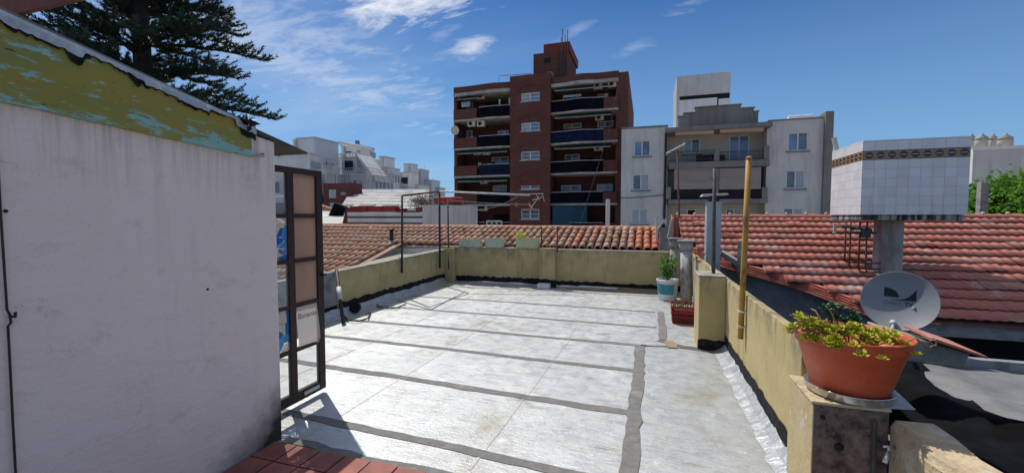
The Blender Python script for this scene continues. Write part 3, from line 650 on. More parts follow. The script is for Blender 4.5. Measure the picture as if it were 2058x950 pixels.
# ------------------------------------------------------------------ open glazed door
dh = Vector((-2.80, 2.30, .04)); du = Vector((0, 1, 0)); dn = Vector((du.y, -du.x, 0))   # dn faces the terrace
dr = thing('metal_door', dh, 'open maroon metal door glazed with cardboard, clear and blue mosaic panes', 'door')
def dpt(u, z, o=0): return dh+du*u+dn*o+Vector((0, 0, z))
def dbox(m, u0, u1, z0, z1, o0, o1): m.hexa([dpt(u0, z0, o0), dpt(u1, z0, o0), dpt(u1, z0, o1), dpt(u0, z0, o1), dpt(u0, z1, o0), dpt(u1, z1, o0), dpt(u1, z1, o1), dpt(u0, z1, o1)]); return m
DW, DH = .81, 1.965
part('frame', dbox(dbox(dbox(dbox(MB(), 0, .07, 0, DH, -.02, .02), DW-.07, DW, 0, DH, -.02, .02), .07, DW-.07, DH-.05, DH, -.02, .02), .07, DW-.07, 0, .085, -.02, .02), 'maroon_metal', dr, bevel=.003)
rows = [.05+i*.3745 for i in range(6)]
m = MB(); dbox(m, .424, .49, .086, DH-.051, -.018, .018); 
for z in rows[1:5]: dbox(m, .071, .4235, z, z+.035, -.016, .016); dbox(m, .4905, DW-.071, z, z+.035, -.016, .016)
part('glazing_bars', m, 'maroon_metal', dr, bevel=.003)
m = MB(); dbox(m, DW-.02, DW+.02, 1.0, 1.16, -.05, -.021); dbox(m, DW-.045, DW-.005, 1.03, 1.05, .021, .06); part('lock', m, 'iron', dr, bevel=.003)
m = MB(); dbox(m, .55, .72, .03, .06, .0205, .028); part('bottom_plate', m, 'whitemetal', dr)
def clip(poly, a, b, c):      # keep a*x+b*y<=c
    out = []
    for i in range(len(poly)):
        p, q = poly[i], poly[(i+1) % len(poly)]; dp, dq = a*p[0]+b*p[1]-c, a*q[0]+b*q[1]-c
        if dp <= 0: out.append(p)
        if dp*dq < 0: t = dp/(dp-dq); out.append((p[0]+(q[0]-p[0])*t, p[1]+(q[1]-p[1])*t))
    return out
for ri in range(5):
    z0, z1 = max(.084, rows[ri]+.034), min(DH-.049, rows[ri+1]+.002)
    kind = ['clear', 'mosaic', 'clear', 'mosaic', 'clear'][ri]
    if kind == 'clear': part('pane', dbox(MB(), .069, .426, z0, z1, -.003, .003), 'clear', dr, label='clear glass pane')
    else:
        pn = part('pane', dbox(MB(), .069, .426, z0, z1, -.004, -.001), 'clear', dr, label='blue and cream mosaic glass pane')
        seeds = [(R.uniform(.069, .426), R.uniform(z0, z1)) for _ in range(30)]; led = MB()
        for si, s0 in enumerate(seeds):
            poly = [(.07, z0), (.425, z0), (.425, z1), (.07, z1)]
            for s1 in seeds:
                if s1 == s0: continue
                a_, b_ = s1[0]-s0[0], s1[1]-s0[1]; L_ = math.hypot(a_, b_); c_ = (s1[0]**2+s1[1]**2-s0[0]**2-s0[1]**2)/2
                poly = clip(poly, a_, b_, c_-.0032*L_)
                if len(poly) < 3: break
            if len(poly) < 3: continue
            pm = MB(); pm.prism([dpt(u, z, .0) for u, z in poly], dn*.004); part('glass_piece', pm, ['gblue', 'gcream', 'gcyan', 'gcream', 'gpale', 'gblue', 'gcream', 'gcyan'][si % 8], pn)
    if ri == 0: part('pane', dbox(MB(), .488, .742, z0, z1, -.003, .003), 'clear', dr, label='clear glass pane')
    elif ri >= 2:
        part('cardboard_pane', dbox(MB(), .489, .741, z0, z1, -.002, .002), 'cardboard', dr)
    else:
        m = MB(); prev = None
        for i in range(9):
            t = i/8; zz = z1+.01-(z1-z0+.03)*t; bo = .004+.02*math.sin(t*3)*t; l_ = .495+.02*t*t; r_ = .735+.02*t*t
            q = [dpt(l_, zz-.01*t, bo), dpt(r_, zz+.045*t*0, bo+.01*t)]
            if prev: m.quad(prev[0], q[0], q[1], prev[1])
            prev = q
        cb_ = part('cardboard_pane', m, 'bananabox', dr, label='torn printed cardboard pane')
        mt = Matrix.Translation(dpt(.613, z1-.085, .016)) @ Matrix((du, Vector((0, 0, 1)), dn)).transposed().to_4x4()
        textmesh('Bananas', .066, 'lettering', 'print', cb_, mt, offset=0)

# ------------------------------------------------------------------ tiled roofs
def barrel_mesh(L=.44, w0=.090, w1=.080, h=.082, t=.012, n=8):
    m = MB()
    def arc(w_, hh, y, z): return [(w_*math.cos(math.pi*i/n), y, z+hh*math.sin(math.pi*i/n)) for i in range(n+1)]
    A = arc(w0, h, -L/2, .006); B = arc(w1, h*.9, L/2, -.006); C_ = arc(w0-t, h-t, -L/2, .006); D = arc(w1-t, h*.9-t, L/2, -.006); k = n+1
    m.add(A+B+C_+D, [(i+1, i, k+i, k+i+1) for i in range(n)]+[(2*k+i, 2*k+i+1, 3*k+i+1, 3*k+i) for i in range(n)]+[(i, i+1, 2*k+i+1, 2*k+i) for i in range(n)]); return m
def french_mesh(W=.272, L=.315, n=12):
    m = MB(); top = []; bot = []
    prof = lambda x: .0075*math.cos(4*math.pi*(x/W)+.6) + .002*math.cos(2*math.pi*x/W)
    A = []; B = []; C_ = []; D_ = []
    for i in range(n+1):
        x = -W/2+W*i/n; z = prof(x); A.append((x, -L/2, z+.046)); B.append((x, L/2, z+.012)); C_.append((x, -L/2+.004, z+.034)); D_.append((x, L/2, z-.002))
    k = n+1; m.add(A+B+C_+D_, [(i, i+1, k+i+1, k+i) for i in range(n)]+[(2*k+i, 2*k+i+1, i+1, i) for i in range(n)]+[(3*k+i, 3*k+i+1, 2*k+i+1, 2*k+i) for i in range(n)]); return m
def lay(root, mb, mats, cells, ang, name, limit=300, smooth=True):
    """cells: (pos, key, mat index, jitter) -> the nearest become parts, the rest one mesh"""
    cells.sort(key=lambda c: c[1]); mes = [mesh(name, mb, mm, smooth=smooth) for mm in mats]
    rest = [MB() for _ in mats]
    for i, (p, k, mi, jz) in enumerate(cells):
        rot = Matrix.Rotation(ang, 4, 'X') @ Matrix.Rotation(jz, 4, 'Z')
        if i < limit: inst(name, mes[mi], root, p, rot.to_euler())
        else: T = Matrix.Translation(p) @ rot; rest[mi].add([T @ Vector(v) for v in mb.v], mb.f)
    for mi, r_ in enumerate(rest):
        if r_.v: part(name+'s', r_, mats[mi], root, smooth=smooth, kind='stuff')
# brown barrel roof beyond the far wall
bs, bY, bz_ = .25, 13.0, 1.235; cosb = 1/math.sqrt(1+bs*bs)
br = thing('barrel_tile_roof', (-4, 11.5, -4.6), 'low brown barrel tile roof just beyond the far parapet wall', 'roof')
roofz = lambda Y: bz_-bs*(bY-Y)
m = MB(); XR2 = .5
m.hexa([(-16, 11.25, -4.6), (XR2, 10.9, -4.6), (XR2, bY, -4.6), (-16, bY, -4.6), (-16, 11.25, roofz(11.25)-.09), (XR2, 10.9, roofz(10.9)-.09), (XR2, bY, roofz(bY)-.09), (-16, bY, roofz(bY)-.09)])
m.hexa([(-16, 7.0, -4.6), (-7.2, 7.0, -4.6), (-7.25, 11.24, -4.6), (-16, 11.24, -4.6), (-16, 7.0, roofz(7)-.09), (-7.2, 7.0, roofz(7)-.09), (-7.25, 11.24, roofz(11.24)-.09), (-16, 11.24, roofz(11.24)-.09)])
part('house_body', m, 'whiteplaster', br)
m = MB(); m.quad((-16, 7.0, roofz(7)-.03), (-7.15, 7.0, roofz(7)-.03), (-7.2, 11.2, roofz(11.2)-.03), (-16, 11.2, roofz(11.2)-.03))
m.quad((-16, 11.2, roofz(11.2)-.03), (XR2, 10.86, roofz(10.86)-.03), (XR2, bY, roofz(bY)-.03), (-16, bY, roofz(bY)-.03)); part('roof_bed', m, 'roofbase', br)
cells = []; pitch = .205; rp = .40*cosb
for ci in range(82):
    x = XR2-.08-ci*pitch; y = bY-.17
    while True:
        ymin = 10.93 if x > -3 else 11.12
        xe = -7.1
        if x < -7.2: ymin = 7.15
        if y < ymin or (y < 11.1 and x > xe-.08): break
        mi = 1 if (ci < 4 or (ci in (9, 11) and R.random() < .4)) else 0
        if x > -13.5: cells.append((Vector((x+R.uniform(-.012, .012), y+R.uniform(-.02, .02), roofz(y)+.005+R.uniform(0, .008))), (Vector((x, y, 1))-Vector((0, 0, 1.6))).length, mi, R.uniform(-.05, .05)))
        y -= rp
lay(br, barrel_mesh(), ['browntile', 'orangetile'], cells, math.atan(bs), 'roof_tile')
m = MB(); prev = None
for i in range(60):
    x = -16+(XR2+16)*i/59; z = roofz(bY)+.055+R.uniform(-.008, .008); q = [(x, bY-.1, z-.07), (x, bY-.06, z+.01), (x, bY+.02, z+.03), (x, bY+.14, z-.06)]
    if prev:
        for a in range(3): m.quad(prev[a], q[a], q[a+1], prev[a+1])
    prev = q
part('ridge', m, 'ridge', br)
a_, b_ = Vector((-7.16, 11.2, roofz(11.2)-.03)), Vector((-7.16, 7.0, roofz(7)-.03)); m = MB(); side = Vector((.13, 0, 0))
m.hexa([a_, b_, b_+side, a_+side, a_+Vector((0, 0, .08)), b_+Vector((0, 0, .08)), b_+side+Vector((0, 0, .06)), a_+side+Vector((0, 0, .06))]); part('verge', m, 'browntile', br)
m = MB(); m.tube([(-7.1, 11.12, roofz(11.12)-.07), (-2.4, 11.0, roofz(11)-.07)], .05, 8); part('gutter', m, 'whitemetal', br, True)
lt = solo('flat_roof', MB().hexa([(-6.98, 5.5, -4.6), (-4.95, 5.5, -4.6), (-4.95, 10.85, -4.6), (-6.98, 10.85, -4.6), (-6.98, 5.5, .15), (-4.95, 5.5, .2), (-4.95, 10.85, .52), (-6.98, 10.85, .5)]), 'coping',
          'pale grey flat roof between the left parapet and the brown tiled roof', 'roof')
vt = thing('roof_vent', (-8.3, 11.9, 1), 'short dark vent pipe with a pale collar sticking out of the brown tiles', 'vent')
vp = onroof(787, 490, bs, bY, bz_); vt.location = vp; ORG[vt.name] = vp
m = MB(); m.tube([vp-Vector((0, 0, .1)), vp+Vector((0, 0, .42))], .06, 10); part('pipe', m, 'iron', vt, True)
m = MB(); m.lathe([(.13, -.05), (.12, .02), (.07, .1)], vp, 12); part('collar', m, 'coping', vt, True)
m = MB(); m.lathe([(.1, .42), (.1, .45), (.02, .5)], vp, 12); part('cap', m, 'iron', vt)

# red french tile roof on the right
rs, rY, rz = .467, 11.0, 1.585; cosr = 1/math.sqrt(1+rs*rs); rroofz = lambda Y: rz-rs*(rY-Y)
rr = thing('french_tile_roof', (4, 9, -4.6), 'large red French tile roof beyond the right parapet wall', 'roof')
V0 = [(.95, 9.58), (1.255, 9.37), (1.51, 9.17), (1.97, 8.93), (2.55, 8.636), (3.01, 8.29), (3.27, 8.074), (3.61, 7.82), (3.75, 7.715)]; YE = 7.715
def xmin(y):
    if y > 9.58: return .72+(11-y)*.16
    for (xa, ya), (xb, yb) in zip(V0, V0[1:]):
        if yb <= y <= ya: return xa+(xb-xa)*(ya-y)/(ya-yb)
    return 3.75
poly = [(.72, 11)]+V0+[(13, YE), (13, 11)]
m = MB(); m.add([(x, y, rroofz(y)-.02) for x, y in poly], [tuple(range(len(poly)))]); m.quad((.72, 11.01, rz-.02), (13, 11.01, rz-.02), (13, 15, rz-1.9), (.72, 15, rz-1.9)); part('roof_bed', m, 'roofbase', rr)
cells = []; W_ = .272; rp = .271*cosr; y = rY-.13; row = 0
while y > YE+.02:
    for c_ in range(40):
        x = .72+W_/2+c_*W_+(.0 if row % 1 == 0 else 0)
        if x+W_*.2 < xmin(y) or x > 9.2: continue
        cells.append((Vector((x, y, rroofz(y)+.0+R.uniform(0, .010)+(.012 if R.random() < .04 else 0))), (Vector((x, y, rroofz(y)))-Vector((0, 0, 1.6))).length + (50 if x > 7.2 else 0), 0, R.uniform(-.02, .02)+(R.uniform(-.07, .07) if R.random() < .05 else 0)))
    y -= rp; row += 1
lay(rr, french_mesh(), ['redtile'], cells, math.atan(rs), 'roof_tile')
# ridge caps with pale mortar knobs
capm = MB(); n = 8; A = [(-.21, .10*math.cos(math.pi*i/n), .075*math.sin(math.pi*i/n)) for i in range(n+1)]; B = [(.21, .085*math.cos(math.pi*i/n), .062*math.sin(math.pi*i/n)) for i in range(n+1)]
capm.add(A+B, [(i, i+1, n+2+i, n+1+i) for i in range(n)]); capm.add(A, [tuple(range(n+1))]); capme = mesh('ridge_cap', capm, 'redridge', smooth=True)
km = MB(); km.lathe([(.005, -.03), (.03, -.02), (.035, .01), (.018, .03), (.004, .034)], (0, 0, 0), 8); kme = mesh('mortar_knob', km, 'mortar', smooth=True)
for i in range(24):
    x = .9+i*.382; o = inst('ridge_cap', capme, rr, (x, rY, rz-.005), (0, 0, 0)); inst('mortar_knob', kme, o, (x-.2, rY-.01, rz+.08), (0, 0, 0), (1, 1, 1)).location = Vector((-.2, -.01, .08))
# stacked verge tiles along the slanting edge: five laid courses
for k in range(5):
    m = MB(); prev = None
    for i in range(len(V0)*6-5):
        a = i/6; j = min(int(a), len(V0)-2); f_ = a-j; x = V0[j][0]+(V0[j+1][0]-V0[j][0])*f_; y = V0[j][1]+(V0[j+1][1]-V0[j][1])*f_
        nx_, ny_ = -.75, -.66; z = rroofz(y)+.03-k*.034; o1, o2 = .03+k*.022+R.uniform(-.006, .006), -.06+k*.02
        q = [(x+nx_*o2, y+ny_*o2, z+.004), (x+nx_*o1, y+ny_*o1, z-.004), (x+nx_*o1, y+ny_*o1, z-.026), (x+nx_*o2, y+ny_*o2, z-.026)]
        if prev:
            for b in range(3): m.quad(prev[b], q[b], q[b+1], prev[b+1])
        prev = q
    part('verge_course', m, 'redridge', rr)
m = MB(); P_ = [(.80, 10.99), (.98, 9.55)]+[(x+.0, y+.0) for x, y in V0[1:]]+[(3.8, 7.85)]
for (xa, ya), (xb, yb) in zip(P_, P_[1:]): m.quad((xa, ya, -4.6), (xb, yb, -4.6), (xb, yb, rroofz(yb)-.05), (xa, ya, rroofz(ya)-.05))
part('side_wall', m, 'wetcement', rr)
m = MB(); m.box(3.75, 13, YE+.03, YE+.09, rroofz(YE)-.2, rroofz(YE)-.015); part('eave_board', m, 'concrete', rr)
m = MB(); m.box(3.81, 13, 8.5, 8.6, -4.6, -.0+rroofz(8.5)-.1); part('front_wall', m, 'dark', rr)  # near-black colour stands in for deep shade under the eave
# salmon gable stub and pale kerb at the far left end of the red roof
m = MB(); p = on(1350, 470, Y=11.05); q = on(1369, 431, Y=11.05); m.box(p.x, q.x, 11.03, 11.45, -4.6, q.z); part('gable_end', m, 'ochreside', rr)
m = MB(); m.prism([on(x, y, Y=10.95) for x, y in ((1336, 506), (1353, 506), (1354, 436), (1348, 442), (1343, 470), (1337, 486))], (0, .12, 0)); part('gable_kerb', m, 'mortar', rr)
m = MB(); fa, fb = on(1449, 505, Y=9.0), on(1486, 528, Y=8.75); m.prism([fa-Vector((0, 0, .1)), fb-Vector((0, 0, .1)), fb, fa], (.05, .08, .02)); part('flashing', m, 'slab', rr)

# ------------------------------------------------------------------ tiled water tank
TX0, TX1, TY0, TY1 = 3.32, 4.67, 8.3, 9.5; TZ0, TZ1 = 1.63, 2.80
wt = thing('tiled_water_tank', (3.95, 8.9, .6), 'white tiled square water tank with a patterned border on a concrete column', 'water tank')
m = MB(); m.box(TX0, TX1, TY0, TY1, TZ0, TZ1); part('tank_core', m, 'mortar', wt)
m = MB(); m.box(TX0+.01, TX1-.03, TY0+.015, TY1-.01, TZ0-.09, TZ0-.001); part('base_slab', m, 'drip', wt, bevel=.01)
ts = .15; nc, nr = 9, 8; rowh = (TZ1-TZ0)/nr
ft = MB(); ft.box(-ts/2+.0013, ts/2-.0013, -.009, 0, -rowh/2+.0013, rowh/2-.0013); fme = mesh('wall_tile', ft, 'whitetile'); bme = mesh('border_tile', ft, 'band')
for r_ in range(nr):
    for c_ in range(nc):
        inst('border_tile' if r_ == nr-2 else 'wall_tile', bme if r_ == nr-2 else fme, wt, (TX0+ts*(c_+.5), TY0-.001+R.uniform(-.0006, .0006), TZ0+rowh*(r_+.5)), (R.uniform(-.004, .004), 0, R.uniform(-.004, .004)))
    for c_ in range(8):
        inst('border_tile' if r_ == nr-2 else 'wall_tile', bme if r_ == nr-2 else fme, wt, (TX0-.001, TY1-ts*(c_+.5), TZ0+rowh*(r_+.5)), (0, R.uniform(-.004, .004), -math.pi/2+R.uniform(-.004, .004)))
m = MB(); m.box(TX0-.012, TX1+.01, TY0-.012, TY1, TZ1+.001, TZ1+.02); part('rim', m, 'whiteplaster', wt)
m = MB(); m.box(3.79, 4.10, 8.72, 9.02, .3, TZ0-.091); part('column', m, 'colconcrete', wt, bevel=.015)
for i, (dx_, mm, zb) in enumerate([(0, 'rust', .82), (.07, 'rust', .72), (.2, 'rust', .66), (.3, 'darksteel', .66)]):
    p = on(1699, 480, Y=8.6)
    m = MB(); m.tube([(p.x+dx_, 8.6, TZ0-.12), (p.x+dx_, 8.6, zb+.06), (p.x+dx_+.03, 8.6, zb), (3.78, 8.7, zb-.01)], .014, 8); part('pipe', m, mm, wt, True)
m = MB(); p = on(1690, 455, Y=8.6)
for dx_, dz_ in ((0, 0), (.14, -.03), (.3, -.06)): m.tube([(p.x+dx_, 8.6, p.z+dz_), (p.x+dx_+.13, 8.58, p.z+dz_)], .03, 8)
m.tube([(p.x-.06, 8.6, p.z-.1), (p.x+.5, 8.6, p.z-.1)], .016, 8); m.box(p.x+.28, p.x+.4, 8.53, 8.66, p.z-.18, p.z-.03); part('valves', m, 'darksteel', wt)
m = MB(); m.tube([(p.x-.1, 8.58, p.z-.12), (p.x-.1, 8.58, p.z+.06)], .022, 8); part('tap_handle', m, 'whitemetal', wt)
m = MB(); m.tube([(p.x+.16, 8.5, p.z-.07), (p.x+.24, 8.5, p.z-.07)], .012, 6); part('tap_handle', m, 'whitemetal', wt)

# ------------------------------------------------------------------ flue, posts, poles
fx = thing('metal_flue', (1.5, 8.9, .6), 'square galvanised chimney duct with a flat H shaped cap behind the right wall', 'chimney flue')
a = on(1419, 515, Y=8.75); b = on(1448, 515, Y=8.75); t = on(1422, 405, Y=8.75)
m = MB(); m.box(a.x, b.x, 8.75, 9.05, .2, t.z); part('duct', m, 'galv', fx, bevel=.006)
cx_ = (a.x+b.x)/2; m = MB(); m.box(cx_-.08, cx_-.03, 8.85, 8.95, t.z, t.z+.11); m.box(cx_+.05, cx_+.1, 8.85, 8.95, t.z, t.z+.11); part('cap_supports', m, 'iron', fx)
m = MB(); m.hexa([(cx_-.22, 8.72, t.z+.10), (cx_+.24, 8.72, t.z+.12), (cx_+.24, 9.08, t.z+.12), (cx_-.22, 9.08, t.z+.10), (cx_-.2, 8.72, t.z+.14), (cx_+.22, 8.72, t.z+.15), (cx_+.22, 9.08, t.z+.15), (cx_-.2, 9.08, t.z+.14)]); part('cap_plate', m, 'whitemetal', fx, bevel=.006)
p = on(1486, 532, Y=8.6); m = MB(); m.tube([(p.x, 8.6, .45), (p.x, 8.6, on(1486, 485, Y=8.6).z)], .04, 10); solo('vent_pipe', m, 'coping', 'short grey vent pipe standing on the red tiles behind the yellow pole', 'pipe', smooth=True)
ps = thing('steel_post', (.78, 5.7, .9), 'thin brown steel post standing on the square pilaster of the right wall', 'post')
t = on(1436, 338, Y=5.7); m = MB(); m.tube([(.79, 5.7, .9), (t.x, 5.7, t.z)], .021, 8); part('tube', m, 'darksteel', ps, True)
m = MB(); m.tube([(t.x-.05, 5.7, t.z-.12), (t.x+.05, 5.7, t.z-.12)], .005, 6); part('cross_rod', m, 'darksteel', ps)
yp = thing('yellow_pole', (.87, 4.4, .43), 'ochre yellow pole clamped upright to the sunlit right parapet wall', 'pole')
p0 = on(1488, 680, X=.86); p1 = Vector((.885, 4.40, on(1503, 318, X=.87).z))
m = MB(); m.tube([p0, p0.lerp(p1, .5), p1], .025, 12); part('tube', m, 'yellow', yp, True)
for k in (.07, .155):
    q = p0.lerp(p1, k); m = MB(); m.lathe([(.03, -.008), (.034, -.008), (.034, .008), (.03, .008)], q, 12); m.box(q.x, q.x+.05, q.y-.04, q.y-.03, q.z-.006, q.z+.006); part('clamp', m, 'whitemetal', yp)
m = MB(); m.lathe([(.029, 0), (.029, .01), (.01, .022)], p1, 12); part('end_cap', m, 'yellow', yp)
am = thing('antenna_mast', (.66, 10.9, .9), 'thin rusty mast with a small silver aerial behind the leaning pipes', 'antenna')
t = on(1361, 300, Y=10.9); b = on(1366, 465, Y=10.9); m = MB(); m.tube([(b.x, 10.9, .4), (b.x, 10.9, b.z), (t.x, 10.9, t.z)], .028, 8, .018); part('mast', m, 'rust', am, True)
c = on(1361, 298, Y=10.88); l = on(1339, 309, Y=10.88); r2 = on(1377, 289, Y=10.88); m = MB(); m.tube([l, r2], .02, 8)
for k in (.0, .25, .75, 1): q = l.lerp(r2, k); m.tube([q+Vector((0, -.12, .02)), q+Vector((0, .12, -.02))], .008, 6)
part('aerial', m, 'whitemetal', am)
m = MB(); p = on(1320, 455, Y=11.5); m.tube([(p.x, 11.5, .8), (p.x, 11.5, p.z+.25)], .03, 8); solo('white_vent_stub', m, 'whitemetal', 'short white vent stub above the orange tiles left of the stone cowl', 'pipe')
cw = thing('chimney_cowl', (.4, 10.6, .9), 'small grey cement chimney cowl at the right end of the brown roof', 'chimney')
a = on(1325, 476, Y=10.6); b = on(1341, 450, Y=10.6); m = MB(); m.box(a.x, b.x, 10.6, 10.8, .5, b.z-.1); part('stack', m, 'concrete', cw, bevel=.01)
m = MB(); m.prism([(a.x-.03, 10.56, b.z-.1), (b.x+.03, 10.56, b.z-.1), (b.x-.04, 10.56, b.z+.0), ((a.x+b.x)/2, 10.56, b.z+.06), (a.x+.04, 10.56, b.z+.0)], (0, .28, 0)); part('cowl', m, 'concrete', cw)
m = MB(); m.box(a.x+.05, b.x-.05, 10.552, 10.56, b.z-.08, b.z-.01); part('opening', m, 'dark', cw)
# two leaning fibre cement pipes in the far right corner
g_ = 'fibre cement pipes leaning in the far right corner'
for (bx, by, tx, ty, tz_, rr_, lab) in [(.50, 9.0, .56, 9.2, 1.17, .095, 'tall mould streaked cement pipe leaning in the corner, the one further left'), (.72, 8.5, .72, 8.75, 1.15, .10, 'thick mould streaked cement pipe with a square cap beside the crate')]:
    o = thing('cement_pipe', (bx, by, 0), lab, 'pipe', g_)
    m = MB(); m.tube([(bx, by, 0), (tx, ty, tz_-.16)], rr_, 14); part('tube', m, 'asbestos', o, True)
    m = MB(); m.tube([(tx, ty, tz_-.2), (tx, ty+.02, tz_-.03)], rr_*1.25, 14); part('collar', m, 'asbestos', o, True)
    m = MB(); m.box(tx-rr_*1.5, tx+rr_*1.5, ty-rr_*1.3, ty+rr_*1.3, tz_-.029, tz_-.005); part('cap', m, 'concrete', o, bevel=.004)
m = MB(); m.tube([(.84, 8.35, .01), (.85, 8.3, .5), (.86, 8.4, .8)], .02, 8); solo('white_tube', m, 'whitemetal', 'thin white tube behind the thick cement pipe in the corner', 'tube')

# clothes line poles on the left
cg = 'clothes line poles along the left parapet'
def clothespole(name, base, top, r_, lab, arms=True):
    o = thing(name, base, lab, 'pole', cg); m = MB(); m.tube([base, top], r_, 8); part('tube', m, 'iron', o, True)
    for k in (.08, .2):
        q = Vector(base).lerp(Vector(top), k); m = MB(); m.box(q.x-.08, q.x+.0, q.y-.012, q.y+.012, q.z-.01, q.z+.01); part('bracket', m, 'whitemetal', o)
    return o
t1 = on(808, 393, X=-4.66); t2 = on(883, 385, X=-4.62); t3 = on(900, 400, Y=9.36)
clothespole('clothes_pole', on(808, 548, X=-4.66), t1, .022, 'short black iron clothes pole, nearest along the left parapet')
clothespole('clothes_pole', on(884, 538, X=-4.62), t2, .026, 'tall black iron clothes pole near the far left corner')
clothespole('clothes_pole', on(902, 540, Y=9.33), t3, .018, 'slim black iron clothes pole right in the far left corner')
m = MB(); m.tube([t1, t2], .02, 8); solo('iron_crossbar', m, 'iron', 'black iron bar joining the tops of two clothes poles', 'bar', smooth=True)
m = MB(); m.tube([t2+Vector((.02, -.03, 0)), on(1065, 392, Y=9.3)], .022, 8); solo('white_crossbar', m, 'whitemetal', 'long grey white tube carried level above the far parapet', 'bar', smooth=True)
an = thing('folded_aerial', on(1075, 400, Y=9.3), 'tangle of thin aerial rods at the free end of the white tube', 'antenna')
m = MB()
for a, b in (((1060, 390), (1092, 389)), ((1078, 392), (1084, 402)), ((1090, 389), (1094, 405)), ((1065, 421), (1083, 395)), ((1062, 408), (1070, 418)), ((1070, 402), (1090, 396))): m.tube([on(a[0], a[1], Y=9.3), on(b[0], b[1], Y=9.28)], .007, 5)
part('rods', m, 'whitemetal', an); m = MB()
for px, py in ((1038, 411), (1064, 410), (1066, 420)): q = on(px, py, Y=9.3); m.box(q.x-.02, q.x+.02, 9.29, 9.31, q.z-.05, q.z+.04)
part('pegs', m, 'redridge', an)
for k, (pa, pb, sag) in enumerate([(t3-Vector((0, 0, .02)), on(1062, 411, Y=9.3), .02), (t2-Vector((0, 0, .22)), on(1040, 395, Y=9.3), .25), (t1-Vector((0, 0, .12)), t2-Vector((0, 0, .3)), .05)]):
    m = MB(); pts = [Vector(pa).lerp(Vector(pb), i/10)-Vector((0, 0, sag*4*(i/10)*(1-i/10))) for i in range(11)]; m.tube(pts, .004, 5)
    solo('clothes_line', m, 'whitemetal', ['thin clothes line strung below the long white tube', 'sagging wire between the tall pole and the white tube', 'thin wire between the two tallest black clothes poles'][k], 'wire')
for k, px in enumerate((1088, 1120)):
    a = on(px, 500, Y=9.3); b = on(px, 455, Y=9.3); m = MB(); m.tube([(a.x, 9.32, .8), (b.x, 9.32, b.z)], .015, 8); solo('rusty_stake', m, 'rust', ['thin rusty stake at the left edge of the far pilaster', 'thin rusty stake at the right edge of the far pilaster'][k], 'post', 'rusty stakes on the far wall')

# ------------------------------------------------------------------ planters on the far wall
def leafcloud(m, c, rx, rz_, n, s, up=.4, rnd=R):
    for _ in range(n):
        p = Vector(c)+Vector((rnd.gauss(0, rx*.5), rnd.gauss(0, rx*.5), abs(rnd.gauss(0, rz_*.5)))); d = Vector((rnd.uniform(-1, 1), rnd.uniform(-1, 1), rnd.uniform(-.3, 1)+up)).normalized()
        sd = d.cross(Vector((rnd.uniform(-1, 1), rnd.uniform(-1, 1), rnd.uniform(-1, 1)))).normalized(); k = s*rnd.uniform(.6, 1.2); nn = d.cross(sd)
        m.add([p, p+d*k*.5+sd*k*.28+nn*k*.06, p+d*k, p+d*k*.5-sd*k*.28+nn*k*.06], [(0, 1, 2, 3)])
def planter(x0, x1, z1, mm, lab, plant):
    z0 = .872; y0, y1 = YF-.03, YF+.17
    o = thing('window_box', ((x0+x1)/2, YF+.05, z0), lab, 'planter', 'planters on the far parapet'); i_ = .012
    m = MB(); m.box(x0, x1, y0, y0+i_, z0, z1); m.box(x0, x1, y1-i_, y1, z0, z1); m.box(x0, x0+i_, y0+i_, y1-i_, z0, z1); m.box(x1-i_, x1, y0+i_, y1-i_, z0, z1); m.box(x0+i_, x1-i_, y0+i_, y1-i_, z0, z0+.02)
    m.box(x0-.01, x1+.01, y0-.008, y0-.001, z1-.025, z1); part('trough', m, mm, o)
    m = MB(); m.box(x0+i_, x1-i_, y0+i_, y1-i_, z1-.06, z1-.03); part('soil', m, 'soil', o)
    if plant:
        m = MB(); leafcloud(m, (x0+plant[0], YF+.06, z1-.03), plant[1], plant[2], plant[3], .05); part('leaves', m, plant[4], o, kind='stuff')
planter(-4.36, -3.82, 1.03, 'planter', 'pale green trough planter with dry sprouts, the lowest on the far parapet', (.28, .2, .06, 50, 'sedum'))
planter(-3.66, -3.25, 1.09, 'planter', 'empty pale green box planter, middle of the three on the far parapet', None)
planter(-2.90, -2.39, 1.11, 'planter2', 'large yellowish green box planter with a lime coloured plant', (.08, .12, .13, 110, 'sedum'))
for px in (930, 982, 1026, 1065):
    q = on(px, 498, Y=YF); m = MB(); m.tube([(q.x, YF-.01, .84), (q.x, YF-.02, .77)], .009, 6); part('drain_spout', m, 'whitemetal', wf)

# ------------------------------------------------------------------ small things on the terrace
m = MB(); m.box(-2.30, -2.03, 9.02, 9.2, .004, .115); solo('white_block', m, 'ceramic', 'small whitewashed block on the floor at the foot of the far pilaster', 'block', bevel=.008)
for k, (x0, x1, y, h, lab) in enumerate([(-1.7, .25, 9.24, .03, 'longest weathered plank lying along the foot of the far wall'), (-1.25, .1, 9.12, .025, 'shorter plank lying in front of the others by the far wall'), (-.6, .35, 9.33, .06, 'thick plank closest to the far wall near the bucket')]):
    m = MB(); m.hexa([(x0, y, .006), (x1, y+.03, .006), (x1, y+.11, .006), (x0, y+.08, .006), (x0, y, h), (x1, y+.03, h), (x1, y+.11, h), (x0, y+.08, h)]); solo('plank', m, 'plank', lab, 'plank', 'planks by the far wall')
bk = thing('plastic_bucket', (.30, 8.3, 0), 'white plastic bucket with a teal label holding a leafy green plant', 'bucket')
bc = on(1341, 600, Z=.02); bc.z = .004; ORG[bk.name] = bc; bk.location = bc
m = MB(); m.lathe([(.155, 0), (.165, .02), (.195, .36), (.205, .36), (.208, .39), (.195, .4), (.185, .395), (.18, .34)], bc, 24, False); part('shell', m, 'bucket', bk, True)
m = MB(); m.lathe([(.001, .34), (.183, .345)], bc, 24, False); m.lathe([(.001, .002), (.155, .002)], bc, 24, False); part('soil', m, 'soil', bk)
m = MB(); n = 14; rows_ = []
